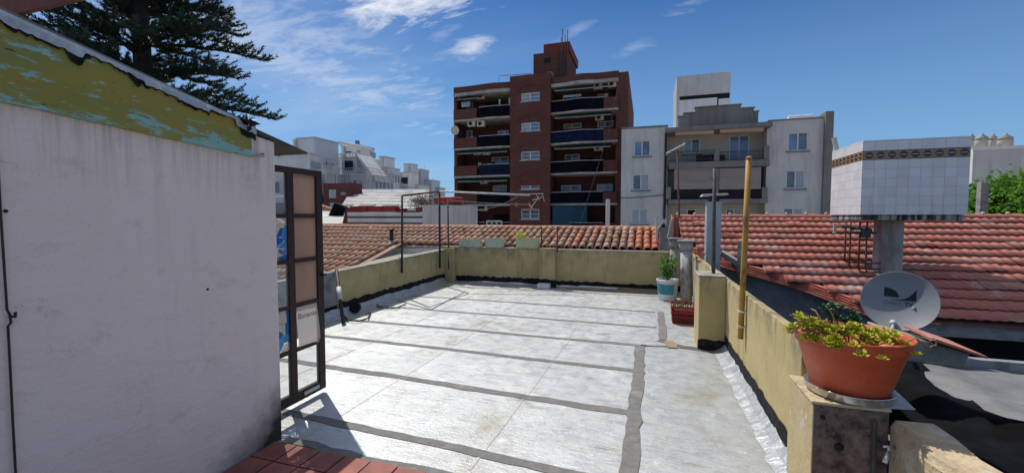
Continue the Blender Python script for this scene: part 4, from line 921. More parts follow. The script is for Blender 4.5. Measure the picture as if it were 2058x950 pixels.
for z_, r_ in ((.12, .1745), (.31, .1915)):
    rows_.append([bc+Vector((math.cos(a)*(r_+.003), math.sin(a)*(r_+.003), z_)) for a in [rad(195+110*i/n) for i in range(n+1)]])
for i in range(n): m.quad(rows_[0][i], rows_[0][i+1], rows_[1][i+1], rows_[1][i])
part('label_band', m, 'teallabel', bk, True)
m = MB(); st = MB()
for k in range(7):
    a = R.uniform(0, 6.28); d = Vector((math.cos(a)*.12, math.sin(a)*.12, R.uniform(.25, .5))); st.tube([bc+Vector((0, 0, .33)), bc+Vector((0, 0, .34))+d*.5, bc+Vector((0, 0, .34))+d], .005, 5)
    for j in range(5): leafcloud(m, bc+Vector((0, 0, .34))+d*(j+1)/5.5, .09, .05, 12, .075)
part('stems', st, 'leaf', bk); part('leaves', m, 'leaf', bk, kind='stuff')
ck = thing('plastic_crate', (.52, 6.9, 0), 'red slatted plastic crate with soil and spiky seedlings by the right wall', 'crate')
kx0, kx1, ky0, ky1, kh = .37, .70, 6.68, 7.05, .27; ORG[ck.name] = Vector((.53, 6.85, .004)); ck.location = ORG[ck.name]
m = MB(); m.box(kx0+.03, kx1-.03, ky0+.03, ky1-.03, .006, .02)
def cside(p, q, n):
    for k in range(n+1):
        a = Vector(p).lerp(Vector(q), k/n); c_ = Vector(((kx0+kx1)/2, (ky0+ky1)/2, 0)); lo_ = a+(c_-a)*.14; m.hexa([lo_+Vector((-.005, -.005, .008)), lo_+Vector((.005, -.005, .008)), lo_+Vector((.005, .005, .008)), lo_+Vector((-.005, .005, .008)), a+Vector((-.005, -.005, kh)), a+Vector((.005, -.005, kh)), a+Vector((.005, .005, kh)), a+Vector((-.005, .005, kh))])
    for z_, th, sh_ in ((kh, .03, 0), (kh-.09, .014, .045), (kh-.16, .014, .08), (.015, .03, .13)):
        a = Vector(p); b = Vector(q); c_ = Vector(((kx0+kx1)/2, (ky0+ky1)/2, 0)); a = a+(c_-a)*sh_; b = b+(c_-b)*sh_; d = (b-a).normalized(); nn = Vector((d.y, -d.x, 0))*.009
        m.hexa([a-nn+Vector((0, 0, z_-th)), b-nn+Vector((0, 0, z_-th)), b+nn+Vector((0, 0, z_-th)), a+nn+Vector((0, 0, z_-th)), a-nn+Vector((0, 0, z_)), b-nn+Vector((0, 0, z_)), b+nn+Vector((0, 0, z_)), a+nn+Vector((0, 0, z_))])
cs_ = [(kx0, ky0, 0), (kx1, ky0, 0), (kx1, ky1, 0), (kx0, ky1, 0)]
for i in range(4): cside(cs_[i], cs_[(i+1) % 4], 9)
part('basket_shell', m, 'redplastic', ck)
m = MB(); m.box(kx0+.025, kx1-.025, ky0+.025, ky1-.025, .03, .2); part('soil', m, 'soil', ck)
m = MB(); st = MB()
for k in range(26):
    p = Vector((R.uniform(kx0+.04, kx1-.04), R.uniform(ky0+.04, ky1-.04), .2)); d = Vector((R.uniform(-.06, .06), R.uniform(-.06, .06), R.uniform(.06, .2))); st.tube([p, p+d*.5+Vector((.01, 0, 0)), p+d], .003, 4)
leafcloud(m, ((kx0+kx1)/2, (ky0+ky1)/2, .2), .2, .05, 90, .04); part('twigs', st, 'stem', ck, kind='stuff'); part('leaves', m, 'leaf', ck, kind='stuff')
# downpipe, round grate and hose at the left wall
dp = thing('rain_pipe', (-4.5, 5.2, 0), 'leaning black drainpipe with a white sleeve at the near end of the left parapet', 'pipe')
q0, q1 = on(690, 650, Z=.03), on(676, 542, X=-4.68); q0.z = .03; m = MB(); m.tube([q1, q0.lerp(q1, .45), q0], .027, 10); part('pipe', m, 'iron', dp, True)
m = MB(); m.tube([q0.lerp(q1, .42), q0.lerp(q1, .66)], .034, 10); part('sleeve', m, 'whitemetal', dp, True)
c = on(715, 625, X=-4.56); c.z = .0; gr = thing('round_grille', c, 'small round black drain grille lying against the left parapet foot', 'grille')
m = MB(); mt_ = Matrix.Rotation(rad(70), 4, 'X') @ Matrix.Rotation(rad(10), 4, 'Y'); m.lathe([(.085, 0), (.095, 0), (.095, .04), (.085, .04)], c+Vector((0, 0, .10)), 18, False, mt_); part('ring', m, 'iron', gr)
m = MB()
for k in range(-3, 4):
    L_ = math.sqrt(max(0, .088**2-(k*.025)**2)); a = mt_ @ Vector((k*.025, -L_, .02)); b = mt_ @ Vector((k*.025, L_, .02)); m.tube([a+c+Vector((0, 0, .10)), b+c+Vector((0, 0, .10))], .005, 5)
    a = mt_ @ Vector((-L_, k*.025, .02)); b = mt_ @ Vector((L_, k*.025, .02)); m.tube([a+c+Vector((0, 0, .10)), b+c+Vector((0, 0, .10))], .005, 5)
part('bars', m, 'iron', gr)
m = MB(); m.lathe([(.001, .0), (.085, .0), (.085, .008), (.001, .008)], c+Vector((0, 0, .10)), 18, True, mt_); part('backing', m, 'dark', gr)
m = MB(); m.tube([on(x, y, Z=.02)+Vector((0, 0, .01)) for x, y in ((692, 636), (700, 645), (722, 646), (740, 640), (745, 628), (735, 632))], .012, 6); m.tube([on(x, y, Z=.02)+Vector((0, 0, .01)) for x, y in ((758, 612), (762, 618), (775, 621), (795, 620), (815, 612))], .012, 6)
solo('black_hose', m, 'iron', 'bits of black hose curled on the floor by the left parapet', 'hose')
m = MB(); m.tube([on(x, y, X=.89) for x, y in ((1396, 505), (1402, 525), (1410, 522), (1418, 508), (1424, 512), (1432, 545))], .006, 6); solo('loose_wire', m, 'iron', 'loose black wire looped over the top of the right wall behind the post', 'wire')

# ------------------------------------------------------------------ terracotta pot on the near pillar
pc = Vector((1.062, 2.725, .641))
sc = thing('metal_saucer', pc, 'shiny round metal saucer under the big terracotta pot', 'saucer'); m = MB()
m.lathe([(.001, 0), (.188, 0), (.196, .006), (.2, .04), (.203, .042), (.196, .044), (.19, .01), (.001, .006)], pc, 36, False); part('dish', m, 'chrome', sc, True)
pt = thing('flower_pot', pc+Vector((0, 0, .01)), 'large terracotta plastic pot of trailing sedum on the near pillar', 'flower pot')
m = MB(); m.lathe([(.001, .008), (.165, .008), (.172, .02), (.238, .268), (.25, .27), (.252, .283), (.262, .325), (.268, .33), (.262, .334), (.25, .325), (.24, .28), (.215, .225), (.001, .225)], pc, 48, False)
part('pot', m, 'terracotta', pt, True)
m = MB(); m.lathe([(.001, .228), (.214, .228)], pc, 32, False); part('soil', m, 'soil', pt)
sed = MB(); stm = MB(); jd = MB()
def rosette(m, c, s, n=12):
    ax = Vector((R.uniform(-.5, .5), R.uniform(-.6, .3), 1)).normalized()
    for k in range(n):
        a = k*2.4; r1 = ax.orthogonal().normalized(); r2_ = ax.cross(r1); e_ = .25+.9*(1-k/n); d = (r1*math.cos(a)+r2_*math.sin(a))*math.sin(e_)+ax*math.cos(e_); d.normalize()
        sd = d.cross(ax).normalized(); nn = sd.cross(d); L_ = s*(.7+.5*(1-k/n))
        m.add([c, c+d*L_*.55+sd*L_*.26, c+d*L_*.95+sd*L_*.14, c+d*L_*1.02-sd*L_*.14, c+d*L_*.55-sd*L_*.26, c+d*L_*.6+nn*L_*.1, c+d*L_*.6-nn*L_*.1], [(0, 1, 5), (1, 2, 5), (2, 3, 5), (3, 4, 5), (4, 0, 5), (1, 0, 6), (2, 1, 6), (3, 2, 6), (4, 3, 6), (0, 4, 6)])
rimz = pc.z+.3
for k in range(40):
    a = R.uniform(rad(165), rad(320)); rr0 = R.uniform(.05, .16); ro = R.uniform(.19, .30) if k < 34 else R.uniform(.12, .2); b = pc+Vector((math.cos(a)*rr0, math.sin(a)*rr0, .28)); e = pc+Vector((math.cos(a)*ro, math.sin(a)*ro, .32+R.uniform(-.01, .07)))
    if ro > .27: e.z -= .04
    mid_ = (b+e)/2+Vector((0, 0, .05)); stm.tube([b, mid_, e], .0035, 5); rosette(sed, e, .028 if k % 3 else .034)
    if k % 2: rosette(sed, mid_, .024, 9)
for (px, py, n_) in ((1602, 665, 2), (1605, 640, 3), (1680, 690, 4), (1672, 678, 3), (1780, 680, 4), (1770, 668, 4), (1640, 655, 3), (1660, 662, 4), (1690, 660, 4), (1710, 668, 3), (1745, 672, 3), (1720, 662, 3), (1625, 650, 3)):
    y_ = 2.47 if py > 672 else 2.56
    for _ in range(n_): q = on(px+R.uniform(-9, 9), py+R.uniform(-8, 8), Y=y_+R.uniform(-.01, .04)); rosette(sed, q, .03)
for a, b in (((1585, 668), (1640, 655)), ((1588, 632), (1650, 660)), ((1610, 625), (1640, 655)), ((1648, 640), (1630, 620)), ((1665, 690), (1650, 660)), ((1600, 650), (1650, 640)), ((1612, 675), (1645, 662)), ((1655, 645), (1700, 670)), ((1690, 665), (1750, 672)), ((1660, 615), (1680, 650)), ((1645, 668), (1663, 640)), ((1733, 650), (1745, 676))):
    p, q = on(a[0], a[1], Y=2.55), on(b[0], b[1], Y=2.6); stm.tube([p, (p+q)/2+Vector((0, 0, .015)), q], .0035, 5)
st2 = MB(); st2.tube([on(x, y, Y=y_) for x, y, y_ in ((1815, 690, 2.6), (1840, 678, 2.6), (1858, 690, 2.6), (1868, 697, 2.6), (1882, 692, 2.6), (1880, 682, 2.6), (1868, 684, 2.6), (1876, 694, 2.6))], .0035, 5)
for (px, py) in ((1672, 618), (1690, 622), (1680, 640), (1712, 632), (1700, 648), (1718, 644), (1668, 630), (1660, 622)):
    q = on(px, py, Y=2.85); jd.tube([pc+Vector((-.05, .08, .28)), q], .004, 5); rosette(jd, q, .04, 10)
part('sedum_leaves', sed, 'sedum', pt, kind='stuff'); part('stems', stm, 'stem', pt, kind='stuff'); part('dry_tendril', st2, 'stem', pt); part('dark_leaves', jd, 'jade', pt, kind='stuff')

# ------------------------------------------------------------------ satellite dish
dc = on(1806, 604, Y=5.15); ds = thing('satellite_dish', Vector((dc.x+.05, 5.35, .2)), 'round grey satellite dish with a black swoosh logo behind the flower pot', 'satellite dish')
nrm = (Vector((0, 0, EYE))-dc).normalized(); nrm = (nrm+Vector((-.04, .0, .19))).normalized()
ax_ = Vector((0, 0, 1)).cross(nrm).normalized(); ay_ = nrm.cross(ax_).normalized(); DR = .29; dep = .07
Dm = Matrix.Translation(dc) @ Matrix((ax_, ay_, nrm)).transposed().to_4x4()
surf = lambda x, y: -dep*(1-((x*x+y*y)/(DR*DR)))
m = MB(); prof = [(DR*k/12+1e-4, surf(DR*k/12, 0)) for k in range(13)]+[(DR+.006, .003), (DR+.007, -.006), (DR, -.008)]+[(DR*k/12+1e-4, surf(DR*k/12, 0)-.006) for k in range(11, -1, -1)]
vs = MB(); vs.lathe(prof, (0, 0, 0), 48, False); m.add([Dm @ Vector(v) for v in vs.v], vs.f); part('reflector', m, 'dish', ds, True)
def ondish(pts, name, mm):
    m = MB(); m.add([Dm @ Vector((x, y, surf(x, y)+.0025)) for x, y in pts], [tuple(range(len(pts)))]); return part(name, m, mm, ds)
def arcp(cx0, cy0, rx, ry, a0, a1, n=10): return [(cx0+rx*math.cos(rad(a0+(a1-a0)*i/n)), cy0+ry*math.sin(rad(a0+(a1-a0)*i/n))) for i in range(n+1)]
kx = 1.0
def strips(lo_, hi_, x0, x1, name, n=16):
    m = MB(); prev = None
    for i in range(n+1):
        x = x0+(x1-x0)*i/n; a, b = lo_(x), hi_(x); q = [Vector((x, a+(b-a)*j/4)) for j in range(5)]; q = [Dm @ Vector((p.x, p.y, surf(p.x, p.y)+.0025)) for p in q]
        if prev:
            for j in range(4): m.quad(prev[j], q[j], q[j+1], prev[j+1])
        prev = q
    return part(name, m, 'logo', ds)
# swoosh emblem: a solid D bowl at the left and a rising curved wedge at the right
x0, x1, yb, yt = -.115, .0, .045, .135
strips(lambda x: yb, lambda x: yb+(yt-yb)*math.sqrt(max(0, 1-max(0, (x-x0)/(x1-x0))**2.2)), x0, x1, 'logo_bowl')
strips(lambda x: .018, lambda x: .022+.115*max(0, (x+.055)/.18)**3.2, -.055, .125, 'logo_swoosh')
textmesh('DIREC', .052, 'lettering', 'logogrey', ds, Dm, lambda v: Vector((v.x-.04, v.y-.018, surf(v.x-.04, v.y-.018)+.0028)))
textmesh('TV', .052, 'lettering', 'logo', ds, Dm, lambda v: Vector((v.x+.072, v.y-.018, surf(v.x+.072, v.y-.018)+.0028)), offset=.0015)
m = MB(); a0_ = Dm @ Vector((-.03, -DR+.06, -.02)); m.tube([a0_, Dm @ Vector((-.03, -DR+.06, .04))], .028, 12); part('arm_socket', m, 'whitemetal', ds, True)
m = MB(); m.tube([Dm @ Vector((-.03, -DR+.06, .0)), Dm @ Vector((-.03, -DR-.02, .1)), Dm @ Vector((-.03, -DR-.06, .3))], .014, 8); part('feed_arm', m, 'galv', ds, True)
m = MB(); b_ = Dm @ Vector((0, 0, -dep-.02)); m.tube([b_, b_+Vector((.03, .12, -.05)), (b_.x+.04, b_.y+.14, .15)], .025, 8); part('mast', m, 'galv', ds, True)
m = MB(); m.tube([Dm @ Vector((-.12, -.05, -.05)), b_+Vector((.03, .12, -.05)), Dm @ Vector((.12, -.05, -.05))], .015, 6); part('bracket', m, 'galv', ds)

# ------------------------------------------------------------------ neighbour's patio bits on the right
bm_ = thing('concrete_beam', (2.0, 3.7, .5), 'rough concrete beam end topped by an orange clay slab right of the pot', 'beam')
m = MB(); a = on(1800, 660, Y=3.6); b = on(1938, 742, Y=3.6); m.hexa([(1.62, 3.6, .6), (b.x, 3.6, b.z+.0), (b.x-.02, 3.9, b.z), (1.62, 3.9, .6), (1.62, 3.6, .80), (b.x+.03, 3.6, b.z+.11), (b.x, 3.9, b.z+.11), (1.62, 3.9, .80)]); part('beam', m, 'coping', bm_, bevel=.012)
m = MB(); m.hexa([(1.84, 3.54, .765), (2.11, 3.5, .68), (2.1, 3.86, .69), (1.84, 3.88, .775), (1.84, 3.54, .787), (2.11, 3.5, .697), (2.1, 3.86, .707), (1.84, 3.88, .797)]); part('clay_slab', m, 'redtile', bm_, bevel=.004)
crf = thing('corrugated_roof', (3, 3, -4.6), 'low grey fibre cement sheet roof at the right edge below the red eave', 'roof')
m = MB(); nn_ = 96
for j in range(nn_):
    xa = 1.5+4.5*j/nn_; xb = 1.5+4.5*(j+1)/nn_; za, zb = .012*math.cos(xa*2*math.pi/.42), .012*math.cos(xb*2*math.pi/.42)
    m.quad((xa, 1.0, .12+za), (xb, 1.0, .12+zb), (xb+.0, 4.9, .22+zb), (xa, 4.9, .22+za))
part('sheets', m, 'corrgrey', crf, smooth=True)
m = MB(); m.box(1.45, 9, -2, 7.2, -4.6, -.6); part('building_below', m, 'dark', crf)  # near-black colour stands in for the deep shade of the patio
m = MB(); m.box(2.4, 6, 4.9, 4.98, .12, .3); part('edge_strip', m, 'wallblue', crf)
m = MB(); gx, gy = 22, 34
def cloth(u, v):
    y = 5.4-5.9*v; x0_ = 1.37; edge = 2.62+.0*(y)-.0; e0 = on(1885, 742, Z=.27); e1 = on(2030, 845, Z=.27); 
    t_ = (y-e0.y)/(e1.y-e0.y); xe = e0.x+(e1.x-e0.x)*t_; xe = max(1.9, min(xe, 2.75)) + .03*math.sin(y*5)+.02*math.sin(y*11)
    if y < e1.y: xe = e1.x+(e1.y-y)*2.2
    xe = min(xe, 5.5)
    x = x0_+(xe-x0_)*u; z = .31+.05*math.sin(x*7+y*1.5)+.03*math.sin(x*13-y*3)+.05*math.sin(y*2.2+x) - .03*u
    if u < .12: z += .1*(1-u/.12)
    return (x, y, z)
for i in range(gx):
    for j in range(gy): m.quad(cloth(i/gx, j/gy), cloth(i/gx, (j+1)/gy), cloth((i+1)/gx, (j+1)/gy), cloth((i+1)/gx, j/gy))
solo('shade_cloth', m, 'blacknet', 'black shade cloth sagging over the sheet roof in the bottom right corner', 'cloth', smooth=True)

# ================================================================== BACKGROUND BUILDINGS
def X_(px, Y, py=300): return on(px, py, Y=Y).x
def Z_(px, py, Y): return on(px, py, Y=Y).z
# ---- dark red brick apartment block
RY = 39.0
rb = thing('brick_apartment_block', (-10, 45, -4.6), 'tall dark red brick apartment block with curved white edged balconies', 'apartment building')
xl, xs0, xs1, xr0, xr = -18.54, -12.5, -8.6, -2.75, -1.72
top = 14.0; BY = RY+2.3
m = MB(); m.box(xl, xr, BY+.01, 54, -4.6, top+.1); m.box(xl, xl+.3, RY+.0, BY, -4.6, top-.2); m.box(xr0, xr, RY-.1, BY, -4.6, top+.25); part('walls', m, 'brick', rb)
lv = [13.75, 11.15, 8.35, 5.6, 2.8, 0.0]
wins = []
for i, (pya, pyb) in enumerate(((186, 203), (246, 263), (304, 321), (361, 380), (420, 440))):
    wins.append((X_(1047, RY-.5), X_(1084, RY-.5), Z_(1065, pyb, RY-.5), Z_(1065, pya, RY-.5)))
m = MB(); holed(m, xs0, xs1, -4.6, 14.75, RY-.5, RY-.2, wins); m.box(xs0, xs0+.3, RY-.199, BY, -4.6, 14.74); m.box(xs1-.3, xs1, RY-.199, BY, -4.6, 14.74); m.box(xs0+.301, xs1-.301, BY-.3, BY, -4.6, 14.7); part('stair_tower', m, 'brick', rb)
for i, wn_ in enumerate(wins):
    window(rb, *wn_, RY-.45, n=2, fw=.09, gm=('curtain', 'blueglass') if i < 2 else ('winglass',), sill='slab', hbar=1)
    if i == 3: m = MB(); m.box(wn_[0]+.02, wn_[1]-.02, RY-.44, RY-.42, wn_[2]+.35, wn_[3]); part('shutter', m, 'brick2', rb)
    cxm = (wn_[0]+wn_[1])/2; m = MB(); prev = None; hw = (wn_[1]-wn_[0])/2+.35
    for k in range(15):
        a = math.pi*k/14; q = [(cxm+hw*math.cos(a), wn_[3]+.25+.62*math.sin(a)), (cxm+(hw-.22)*math.cos(a), wn_[3]+.25+.42*math.sin(a))]
        if prev: m.hexa([(prev[1][0], RY-.56, prev[1][1]), (prev[0][0], RY-.56, prev[0][1]), (prev[0][0], RY-.501, prev[0][1]), (prev[1][0], RY-.501, prev[1][1]), (q[1][0], RY-.56, q[1][1]), (q[0][0], RY-.56, q[0][1]), (q[0][0], RY-.501, q[0][1]), (q[1][0], RY-.501, q[1][1])])
        prev = q
    if i < 4: part('brick_arch', m, 'brick', rb)
def wavy(x0, x1, amps):
    pts = []; n = 24
    for i in range(n+1):
        t_ = i/n; d = sum(a*math.exp(-((t_-c_)/w_)**2) for a, c_, w_ in amps); pts.append((x0+(x1-x0)*t_, RY-.25-d))
    return pts
LA = [(.25, .68, .28)]; RA_ = [(.35, .45, .2), (.12, .95, .15)]
for bi, (x0, x1, amps) in enumerate(((xl+.05, xs0-.01, LA), (xs1+.01, xr0+.2, RA_))):
    for li, z in enumerate(lv):
        e_ = wavy(x0, x1, amps); m = MB(); th = .17 if li else .3
        m.prism([(x, y, z-th) for x, y in e_]+[(x1, BY, z-th), (x0, BY, z-th)], (0, 0, th)); part('roof_canopy' if li == 0 else 'balcony_slab', m, 'slab', rb)
        if li == 0:
            e2 = wavy(x0, x1, amps); m = MB(); m.prism([(x, y+.12, z+.001) for x, y in e2]+[(x1, BY, z+.001), (x0, BY, z+.001)], (0, 0, .62)); part('brick_crown', m, 'brick', rb)
        else:
            fr = (0, .44) if bi == 0 else (.78, 1)      # brick part of the balcony front
            n = 24; bp = [p for i, p in enumerate(e_) if fr[0] <= i/n <= fr[1]+.001]; rp_ = [p for i, p in enumerate(e_) if (i/n >= fr[1] if bi == 0 else i/n <= fr[0]+.02)]
            m = MB(); m.prism([(x, y+.06, z+.001) for x, y in bp]+[(x, y+.22, z+.001) for x, y in bp[::-1]], (0, 0, 1.0)); part('brick_parapet', m, 'brick', rb)
            m = MB(); m.prism([(x, y+.08, z+.03) for x, y in rp_]+[(x, y+.12, z+.03) for x, y in rp_[::-1]], (0, 0, .98)); part('railing', m, 'navy' if (li+bi) % 3 else 'navylight', rb)
            m = MB(); m.prism([(x, y+.05, z+1.02) for x, y in rp_]+[(x, y+.13, z+1.02) for x, y in rp_[::-1]], (0, 0, .05)); part('handrail', m, 'greyframe', rb)
        # awning under the slab
        if not (bi == 0 and li in (1,)) and not (bi == 1 and li in (3, 4)) and li < 5:
            xa, xb = (x0+.5, x0+(x1-x0)*(.95 if li in (2, 3) else .48)) if bi == 0 else (x0+.4, x1-.6)
            m = MB(); m.hexa([(xa, RY-.45, z-th-.4), (xb, RY-.45, z-th-.4), (xb, RY+.5, z-th-.03), (xa, RY+.5, z-th-.03), (xa, RY-.42, z-th-.33), (xb, RY-.42, z-th-.33), (xb, RY+.5, z-th+.0-.01), (xa, RY+.5, z-th-.01)]); aw = part('awning', m, 'green', rb)
            m = MB(); m.box(xa, xb, RY-.47, RY-.455, z-th-.45, z-th-.39); part('awning_rail', m, 'slab', aw)
def rwin(px0, px1, py0, py1, name='window', **k):
    Yw = BY-.12; window(rb, X_(px0, Yw), X_(px1, Yw), Z_((px0+px1)/2, py1, Yw), Z_((px0+px1)/2, py0, Yw), Yw-.0, name=name, **k)
for a in ((930, 950, 207, 222), (929, 949, 262, 277), (1200, 1222, 188, 200), (1200, 1232, 243, 256), (1200, 1232, 370, 384), (1128, 1168, 372, 384), (1132, 1168, 248, 258), (990, 1018, 372, 385), (1000, 1022, 262, 272)): rwin(*a, fw=.09, gm=('curtain', 'blueglass'))
for a in ((1130, 1168, 190, 222), (988, 1022, 315, 350), (1135, 1165, 310, 345)): rwin(*a, name='balcony_door', fw=.1, gm=('blueglass', 'winglass'))
for a in ((1120, 1168, 434, 452), (990, 1020, 430, 452), (935, 960, 425, 452), (975, 1015, 205, 238)): rwin(*a, name='balcony_door', fw=.08, fm='dark', gm=('dark',))
def acunit(parent, px, py, Y, wpx=15):
    x = X_(px, Y, py); z = Z_(px, py, Y); m = MB(); m.box(x-.38, x+.38, Y-.15, Y+.18, z-.27, z+.27); a = part('air_conditioner', m, 'acwhite', parent)
    m = MB(); m.lathe([(.001, 0), (.19, 0), (.19, .02), (.001, .02)], (x-.08, Y-.151, z), 14, mtx=Matrix.Rotation(rad(90), 4, 'X')); part('fan_grille', m, 'dark', a)
for px, py, Y in ((948, 249, RY+.1), (967, 249, RY+.1), (967, 194, RY+.6), (1202, 173, RY+.2), (1231, 169, RY+.1), (1205, 236, RY+.6), (978, 306, RY+.6), (960, 306, RY+.8), (973, 364, RY+.8), (1203, 297, RY+.6), (973, 418, RY+.8)): acunit(rb, px, py, Y)
for (px, py, w_, h_, mm) in ((936, 210, .9, .5, 'curtain'), (1004, 205, .12, .5, 'acwhite'), (998, 232, .3, .2, 'acwhite'), (1010, 288, 1.2, .25, 'slab'), (985, 289, 1.4, .2, 'slab'), (1175, 275, .5, .15, 'acwhite'), (1120, 402, .3, .25, 'acwhite'), (1150, 193, 1.6, .2, 'curtain'), (1008, 343, .3, .4, 'blindlight'), (1190, 208, .4, .7, 'navylight'), (1025, 205, .25, .8, 'acwhite'), (1015, 270, .3, .5, 'blueglass')):
    x_ = X_(px, RY, py); z_ = Z_(px, py, RY); m = MB(); m.box(x_-w_/2, x_+w_/2, RY-.02, RY+.2, z_-h_/2, z_+h_/2); part('balcony_clutter', m, mm, rb)
for li in (1, 2, 3):
    for bi in (0, 1):
        for k in range(3):
            x_ = R.uniform(xl+1, xs0-1) if bi == 0 else R.uniform(xs1+1, xr0-1); z_ = lv[li]+R.uniform(1.2, 1.5); m = MB(); m.box(x_, x_+R.uniform(.25, .5), RY+.5, RY+.53, z_-.5, z_); part('laundry', m, R.choice(['curtain', 'blindlight', 'navylight', 'brick2']), rb)
m = MB(); m.lathe([(.001, 0), (.3, .04), (.42, .16), (.44, .17), (.3, .06), (.001, .02)], (xl+.25, RY-.15, Z_(914, 263, RY)), 14, False, Matrix.Rotation(rad(100), 4, 'X')); part('wall_dish', m, 'acwhite', rb)
m = MB(); Ya = RY-.4; m.box(X_(1111, Ya), X_(1181, Ya), Ya, Ya+.05, Z_(1150, 470, Ya), Z_(1150, 412, Ya)); part('drop_awning', m, 'teal', rb)
# roof-top stair head
m = MB(); Yt = 41.5; a, b = X_(1072, Yt, 130), X_(1141, Yt, 130); m.box(a, b, Yt, Yt+5, top, Z_(1100, 106, Yt)); part('roof_house', m, 'brick', rb)
m = MB(); m.box(X_(1092, Yt-.0, 100), b+.15, Yt+.1, Yt+5.5, Z_(1100, 105.5, Yt), Z_(1115, 86, Yt)); part('lift_house', m, 'brick2', rb)
m = MB(); m.box(X_(1093, Yt), X_(1106, Yt), Yt-.02, Yt, Z_(1100, 127, Yt), Z_(1100, 117, Yt)); part('window', m, 'dark', rb)
m = MB()
for px, y1 in ((1130, 58), (1140, 60), (1127, 75), (1135, 70)): p = on(px, 105, Y=Yt-.2); q = on(px+1, y1, Y=Yt-.2); m.tube([(p.x, p.y, Z_(px, 150, Yt-.2)), q], .04, 5)
part('aerial_rods', m, 'darksteel', rb)
m = MB(); a, b = on(1003, 163, Y=RY), on(1003, 153, Y=RY); c = on(1068, 148, Y=RY); m.tube([a, b, c], .04, 5); part('roof_rail', m, 'greyframe', rb)
m = MB(); p = on(1105, 150, Y=RY); m.box(p.x-.35, p.x+.35, RY, RY+.6, 14.0, p.z-.1); m.prism([(p.x-.5, RY-.05, p.z-.1), (p.x+.5, RY-.05, p.z-.1), (p.x+.2, RY-.05, p.z+.25), (p.x-.2, RY-.05, p.z+.25)], (0, .7, 0)); part('chimney', m, 'greydark', rb)
m = MB(); m.tube([on(1240, 182, Y=RY-1.5), on(1225, 260, Y=RY-1.6), on(1163, 458, Y=RY-3)], .022, 5); solo('hanging_rope', m, 'drystem', 'thin pale rope slanting down across the right half of the brick block', 'rope')
m = MB(); a = on(1222, 400, Y=33); b = on(1222, 462, Y=33); m.tube([(a.x, 33, -2), a], .16, 8); solo('pale_vent_stack', m, 'greyplaster', 'pale grey upright stack in front of the brick block foot', 'chimney')
m = MB(); a = on(978, 452, Y=15); b = on(1008, 444, Y=15)
for z in (a.z, b.z): m.box(a.x, b.x, 15, 15.05, z-.02, z+.02)
for k in range(4): x = a.x+(b.x-a.x)*k/3; m.box(x-.015, x+.015, 15, 15.04, .6, b.z)
solo('small_railing', m, 'whitemetal', 'small white railing peeping over the brown roof ridge', 'railing')

# ---- grey plaster building
GY = 36.0
gb = thing('grey_apartment_building', (5, 42, -4.6), 'low grey plastered apartment building with stepped parapet and two bays of balconies', 'apartment building')
gx0, gx1, gx2, gx3 = X_(1249, GY), X_(1342, GY), X_(1541, GY), X_(1654, GY); zt = Z_(1300, 255, GY)
lw = [(X_(a, GY), X_(b, GY), Z_((a+b)/2, d, GY), Z_((a+b)/2, c, GY)) for a, b, c, d in ((1274, 1307, 282, 314), (1272, 1306, 350, 382), (1271, 1304, 420, 450))]
rw = [(X_(a, GY), X_(b, GY), Z_((a+b)/2, d, GY), Z_((a+b)/2, c, GY)) for a, b, c, d in ((1583, 1624, 266, 303), (1581, 1620, 342, 379), (1578, 1618, 418, 452))]
m = MB(); holed(m, gx0, gx1, -4.6, zt, GY, GY+.35, lw); part('left_wing', m, 'greyplaster', gb)
m = MB(); holed(m, gx2, gx3, -4.6, Z_(1600, 240, GY), GY, GY+.35, rw); part('right_wing', m, 'greyplaster', gb)
m = MB(); m.box(gx0+.1, gx3, GY+1.61, GY+13, -4.6, zt); m.box(gx0, gx0+.35, GY+.351, GY+13, -4.6, zt-.01); m.box(gx0+.351, gx1, GY+.6, GY+1.6, -4.6, zt-.02); m.box(gx2, gx3, GY+.6, GY+1.6, -4.6, zt-.02); part('body', m, 'beigeplaster', gb)
m = MB(); m.box(gx1+.001, gx2-.001, GY+1.4, GY+1.6, -4.6, zt); part('recessed_wall', m, 'beigeplaster', gb)
for wn_, g2 in zip(lw+rw, (('blueglass', 'winglass'), ('winglass', 'curtain'), ('curtain', 'curtain'), ('blueglass', 'winglass'), ('winglass', 'curtain'), ('winglass', 'curtain'))): window(gb, *wn_, GY, n=2, fw=.08, gm=g2, sill='greydark')
Yb = GY+1.28
for (a, b, c, d), nm, g2 in (((1373, 1407, 279, 309), 'window', ('curtain', 'winglass')), ((1465, 1506, 272, 324), 'balcony_door', ('blueglass', 'blueglass')), ((1366, 1402, 420, 455), 'window', ('curtain', 'dark')), ((1462, 1494, 419, 455), 'window', ('winglass', 'curtain'))):
    window(gb, X_(a, Yb), X_(b, Yb), Z_((a+b)/2, d, Yb), Z_((a+b)/2, c, Yb), Yb, n=2, fw=.08, gm=g2, name=nm, sill='greydark' if nm == 'window' else None)
m = MB(); m.box(gx3+.001, gx3+.5, GY-.3, GY+13, -4.6, Z_(1659, 224, GY-.3)); part('end_pier', m, 'greydark', gb)
m = MB(); m.box(gx0-.0, gx1, GY-.03, GY-.001, zt-.1, zt+.06); m.box(gx2, gx3, GY-.03, GY-.001, Z_(1600, 241, GY), Z_(1600, 238, GY)); part('coping', m, 'greydark', gb)
